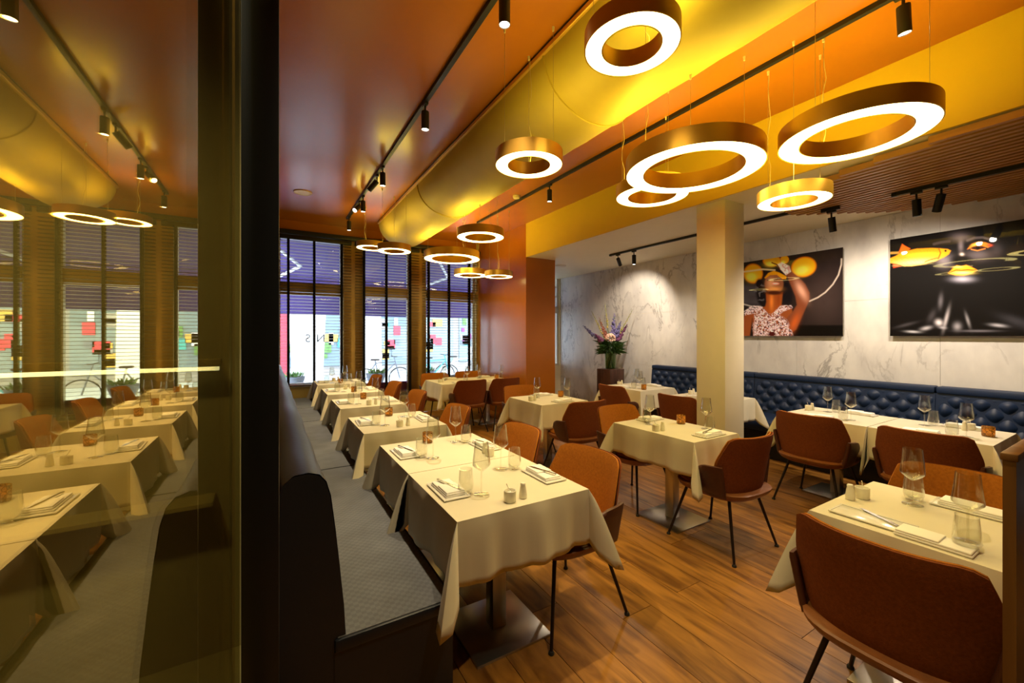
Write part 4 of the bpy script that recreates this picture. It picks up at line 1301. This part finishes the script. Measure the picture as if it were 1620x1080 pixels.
def art_woman(X, Y):
    I = np.zeros(X.shape + (3,)) + lin((34, 28, 29))
    I = over(I, 0.55 * blob(X, Y, 880, 620, 230, 300), (74, 62, 60))
    I = over(I, 0.8 * pol(X, Y, [(-300, 480), (210, 470), (215, 690), (-300, 690)], 30), (78, 78, 88))
    I = over(I, 0.5 * vnoise(X, Y, 60, 1) ** 2, (50, 40, 40))
    I = over(I, pol(X, Y, [(620, 905), (1200, 905), (1200, 1100), (560, 1100)], 10), (14, 12, 13))
    I = over(I, line(X, Y, [(1092, 200), (1090, 260), (1060, 370), (1000, 470), (920, 555), (840, 610), (750, 650)], 9), (165, 155, 148))
    I = over(I, line(X, Y, [(-200, 640), (50, 682), (130, 705), (230, 712)], 9), (150, 148, 150))
    for (cx_, cy_, a, b_, rt) in ((-150, 380, 100, 105, 0), (150, 355, 105, 108, 0), (690, 285, 140, 110, -0.25), (350, 220, 100, 62, 0), (485, 205, 48, 45, 0)):
        I = over(I, ell(X, Y, cx_, cy_, a, b_, 0.05, rt), (150, 84, 16))
        I = over(I, ell(X, Y, cx_, cy_, a * 0.9, b_ * 0.88, 0.10, rt), (224, 150, 22))
        I = over(I, 0.9 * blob(X, Y, cx_ - 20, cy_ + 35, a * 0.5, b_ * 0.4, rt), (255, 224, 96))
    I = over(I, line(X, Y, [(-250, 345), (60, 335), (250, 310), (380, 318)], 10), (190, 180, 150))
    for (cx_, cy_, a, b_) in ((235, 560, 55, 95), (215, 470, 40, 60), (510, 590, 60, 90), (260, 640, 60, 55), (500, 510, 40, 60)):
        I = over(I, ell(X, Y, cx_, cy_, a, b_, 0.25), (26, 24, 30))
    I = over(I, 0.5 * (vnoise(X, Y, 22, 4) > 0.7) * ell(X, Y, 230, 560, 60, 100, 0.3), (120, 120, 128))
    # shoulders, chest, arms
    I = over(I, pol(X, Y, [(60, 790), (200, 720), (290, 705), (440, 690), (560, 700), (575, 840), (560, 1040), (150, 1040), (140, 830), (110, 1040), (30, 1040), (40, 860)], 8), (130, 74, 42))
    I = over(I, pol(X, Y, [(285, 555), (465, 555), (450, 690), (400, 760), (330, 790), (270, 740), (290, 660)], 8), (142, 78, 38))
    I = over(I, 0.7 * blob(X, Y, 345, 650, 22, 90), (214, 132, 60))
    I = over(I, 0.6 * blob(X, Y, 420, 640, 20, 80), (120, 58, 26))
    I = over(I, pol(X, Y, [(505, 375), (560, 335), (640, 400), (705, 470), (750, 560), (748, 640), (690, 770), (610, 950), (560, 985), (490, 850), (570, 760), (615, 690), (600, 600), (560, 500)], 8), (112, 66, 46))
    I = over(I, 0.8 * blob(X, Y, 660, 530, 40, 110, -0.5), (206, 160, 140))
    I = over(I, 0.7 * blob(X, Y, 590, 880, 40, 110, 0.4), (184, 92, 40))
    # head thrown back
    I = over(I, ell(X, Y, 372, 465, 100, 108, 0.08), (124, 80, 58))
    I = over(I, 0.8 * blob(X, Y, 335, 455, 45, 60), (196, 146, 112))
    I = over(I, 0.8 * blob(X, Y, 370, 520, 75, 26), (214, 152, 84))
    I = over(I, ell(X, Y, 375, 560, 90, 22, 0.4), (70, 38, 26))
    I = over(I, line(X, Y, [(300, 428), (330, 420), (355, 425)], 5), (40, 24, 20))
    I = over(I, line(X, Y, [(405, 412), (430, 402), (450, 408)], 5), (40, 24, 20))
    I = over(I, ell(X, Y, 385, 425, 18, 16, 0.4), (110, 62, 40))
    I = over(I, ell(X, Y, 388, 463, 38, 14, 0.25), (206, 138, 124))
    I = over(I, ell(X, Y, 388, 462, 24, 4, 0.4), (240, 230, 222))
    I = over(I, pol(X, Y, [(270, 400), (310, 350), (370, 325), (430, 345), (505, 385), (500, 415), (465, 415), (400, 368), (330, 372), (280, 410)], 5), (206, 140, 24))
    I = over(I, pol(X, Y, [(395, 262), (455, 235), (535, 275), (552, 335), (500, 372), (460, 330), (430, 300)], 6), (222, 198, 196))
    I = over(I, 0.7 * (vnoise(X, Y, 13, 9) > 0.55) * pol(X, Y, [(440, 240), (540, 275), (552, 335), (500, 370)], 6), (150, 110, 110))
    I = over(I, line(X, Y, [(350, 240), (400, 258), (430, 300)], 9), (70, 36, 20))
    # crystal dress
    dress = np.maximum.reduce([pol(X, Y, [(50, 760), (130, 700), (235, 700), (330, 805), (440, 700), (560, 690), (570, 720), (470, 760), (360, 850), (560, 960), (580, 1040), (150, 1040), (165, 900), (160, 780), (60, 800)], 6), ell(X, Y, 340, 930, 190, 140, 0.1)])
    ns = vnoise(X, Y, 11, 12)
    I = over(I, dress * np.clip((ns - 0.30) * 5, 0, 1) * 0.9, (196, 180, 190))
    I = over(I, dress * np.clip((vnoise(X, Y, 9, 21) - 0.62) * 6, 0, 1), (78, 52, 66))
    I = over(I, dress * np.clip((vnoise(X, Y, 8, 31) - 0.74) * 9, 0, 1), (246, 240, 244))
    I = over(I, ell(X, Y, 350, 1000, 40, 26, 0.3), (70, 26, 26))
    return I

def art_fish(X, Y):
    I = np.zeros(X.shape + (3,)) + lin((16, 14, 15))
    def hl(cx_, cy_, a, b_, c, k=0.9, rot=0.0):
        nonlocal I
        I = over(I, k * blob(X, Y, cx_, cy_, a, b_, rot), c)
    hl(740, 140, 90, 40, (104, 96, 102)); hl(742, 215, 22, 60, (112, 104, 110)); hl(590, 350, 70, 60, (112, 106, 114)); hl(900, 300, 110, 50, (88, 82, 88))
    hl(760, 520, 90, 26, (150, 148, 164)); hl(1060, 250, 60, 60, (60, 56, 60)); hl(752, 298, 18, 14, (210, 196, 190))
    I = over(I, 0.95 * ell(X, Y, 745, 345, 82, 34, 0.4), (10, 8, 8))
    I = over(I, 0.8 * line(X, Y, [(500, 205), (560, 190), (640, 180)], 14), (70, 62, 66))
    I = over(I, 0.85 * line(X, Y, [(800, 172), (860, 150), (940, 146), (1010, 165)], 13), (96, 88, 92))
    # gold eye
    I = over(I, pol(X, Y, [(800, 252), (840, 205), (900, 183), (965, 190), (1025, 214), (985, 238), (930, 222), (870, 226)], 5), (216, 128, 44))
    I = over(I, 0.8 * blob(X, Y, 880, 205, 40, 12, -0.3), (248, 190, 96))
    I = over(I, 0.9 * blob(X, Y, 1000, 216, 26, 12), (190, 60, 62))
    I = over(I, ell(X, Y, 895, 240, 58, 17, 0.2), (60, 34, 22)); I = over(I, ell(X, Y, 895, 238, 17, 14, 0.2), (10, 8, 8))
    I = over(I, line(X, Y, [(835, 252), (890, 264), (960, 246)], 6), (190, 120, 60))
    # gold lips
    I = over(I, pol(X, Y, [(630, 468), (670, 425), (705, 396), (745, 404), (790, 392), (840, 412), (890, 440), (830, 468), (770, 488), (700, 486)], 6), (222, 140, 34))
    I = over(I, 0.9 * blob(X, Y, 760, 464, 80, 14), (255, 226, 130)); I = over(I, 0.8 * blob(X, Y, 720, 412, 40, 9), (255, 210, 110))
    I = over(I, line(X, Y, [(640, 462), (700, 438), (750, 442), (800, 436), (880, 440)], 5), (120, 54, 14))
    # neck and shoulders
    for (cx_, cy_, a, b_, c, rot) in ((560, 720, 20, 60, (86, 84, 90), 0.1), (610, 880, 16, 90, (150, 146, 152), 0.25), (805, 890, 14, 60, (120, 118, 124), -0.3), (545, 910, 32, 26, (186, 182, 190), 0.3),
                                 (430, 960, 46, 16, (150, 148, 156), -0.2), (310, 992, 60, 10, (160, 160, 168), 0.05), (580, 955, 30, 12, (140, 138, 146), 0.1), (710, 945, 34, 34, (128, 126, 134), 0), (1080, 935, 70, 14, (150, 150, 160), 0.1),
                                 (250, 930, 90, 14, (60, 58, 62), -0.25), (900, 985, 160, 10, (96, 94, 102), 0), (1250, 900, 160, 40, (54, 54, 60), 0.3), (1500, 960, 200, 40, (46, 46, 52), 0.1), (480, 850, 26, 60, (58, 56, 60), 0.5)):
        hl(cx_, cy_, a, b_, c, 0.9, rot)
    # fish
    I = over(I, pol(X, Y, [(100, 275), (185, 272), (190, 292), (100, 296)], 5), (150, 120, 60))
    I = over(I, pol(X, Y, [(182, 285), (214, 203), (240, 220), (288, 245), (250, 275)], 5), (214, 96, 30))
    I = over(I, pol(X, Y, [(132, 372), (225, 396), (180, 408), (136, 420)], 5), (196, 58, 24))
    body = pol(X, Y, [(80, 345), (160, 310), (215, 275), (350, 246), (480, 240), (560, 244), (625, 250), (652, 264), (635, 295), (590, 325), (520, 355), (420, 384), (300, 402), (230, 402), (170, 382), (80, 372)], 5)
    I = over(I, body, (206, 136, 26))
    I = over(I, body * 0.85 * blob(X, Y, 330, 370, 190, 34, -0.08), (240, 206, 150))
    sc_ = (np.sin(X * 0.42 + 0.5 * Y) * np.sin(Y * 0.46 - 0.3 * X) > 0.25) * body * (X < 540)
    I = over(I, 0.45 * sc_, (150, 86, 14))
    I = over(I, body * 0.8 * blob(X, Y, 400, 300, 140, 20, -0.05), (246, 190, 56))
    I = over(I, line(X, Y, [(545, 248), (560, 285), (540, 335)], 6), (120, 64, 14))
    I = over(I, line(X, Y, [(420, 365), (470, 345), (530, 330)], 6), (206, 96, 36))
    I = over(I, ell(X, Y, 605, 265, 11, 9, 0.3), (40, 24, 10))
    return I

def picture(y0, y1, z0, z1, art, label, sx, ox, sy, oy):
    t = thing('picture', label, 'picture', (6.105, 0, 0))
    B(0.0, 0.043, y0 + 0.01, y1 - 0.01, z0 + 0.01, z1 - 0.01).build('spacer', 'black', t, smooth=False)
    B(-0.012, 0.0, y0, y1, z0, z1).build('panel', 'printside', t, smooth=False)
    nu, nv = 330, 240
    Yg, Zg = np.meshgrid(np.linspace(y0, y1, nu), np.linspace(z0, z1, nv), indexing='ij')
    # drawing coordinates of the print (a plane homography of the panel)
    dd = 3.120 + 0.8593 * Yg
    U = 810 + 645 * (5.242 - 0.5115 * Yg) / dd
    V = 531 - 645 * (Zg - 1.53) / dd
    img = art((U - ox) / sx, (V - oy) / sy)
    me = bpy.data.meshes.new('print')
    vs = np.stack([np.full(Yg.shape, -0.0128), Yg, Zg], -1).reshape(-1, 3)
    idx = np.arange(nu * nv).reshape(nu, nv)
    fs = np.stack([idx[:-1, :-1], idx[:-1, 1:], idx[1:, 1:], idx[1:, :-1]], -1).reshape(-1, 4)
    me.from_pydata(vs.tolist(), [], fs.tolist())
    ca = me.color_attributes.new('print', 'FLOAT_COLOR', 'POINT')
    rgba = np.ones((nu * nv, 4)); rgba[:, :3] = np.clip(img.reshape(-1, 3) ** 1.12 * 1.9, 0, 0.95)
    ca.data.foreach_set('color', rgba.ravel())
    me.materials.append(M['print'])
    obj('print', me, t)
picture(2.236, 3.74, 1.528, 2.624, art_woman, 'acrylic print of a person with gold discs and a raised arm', 0.1482, 1170, 0.1482, 380)
picture(0.29, 1.792, 1.528, 2.626, art_fish, 'black acrylic print with golden fish, eye and lips', 0.176, 1390, 0.176, 350)
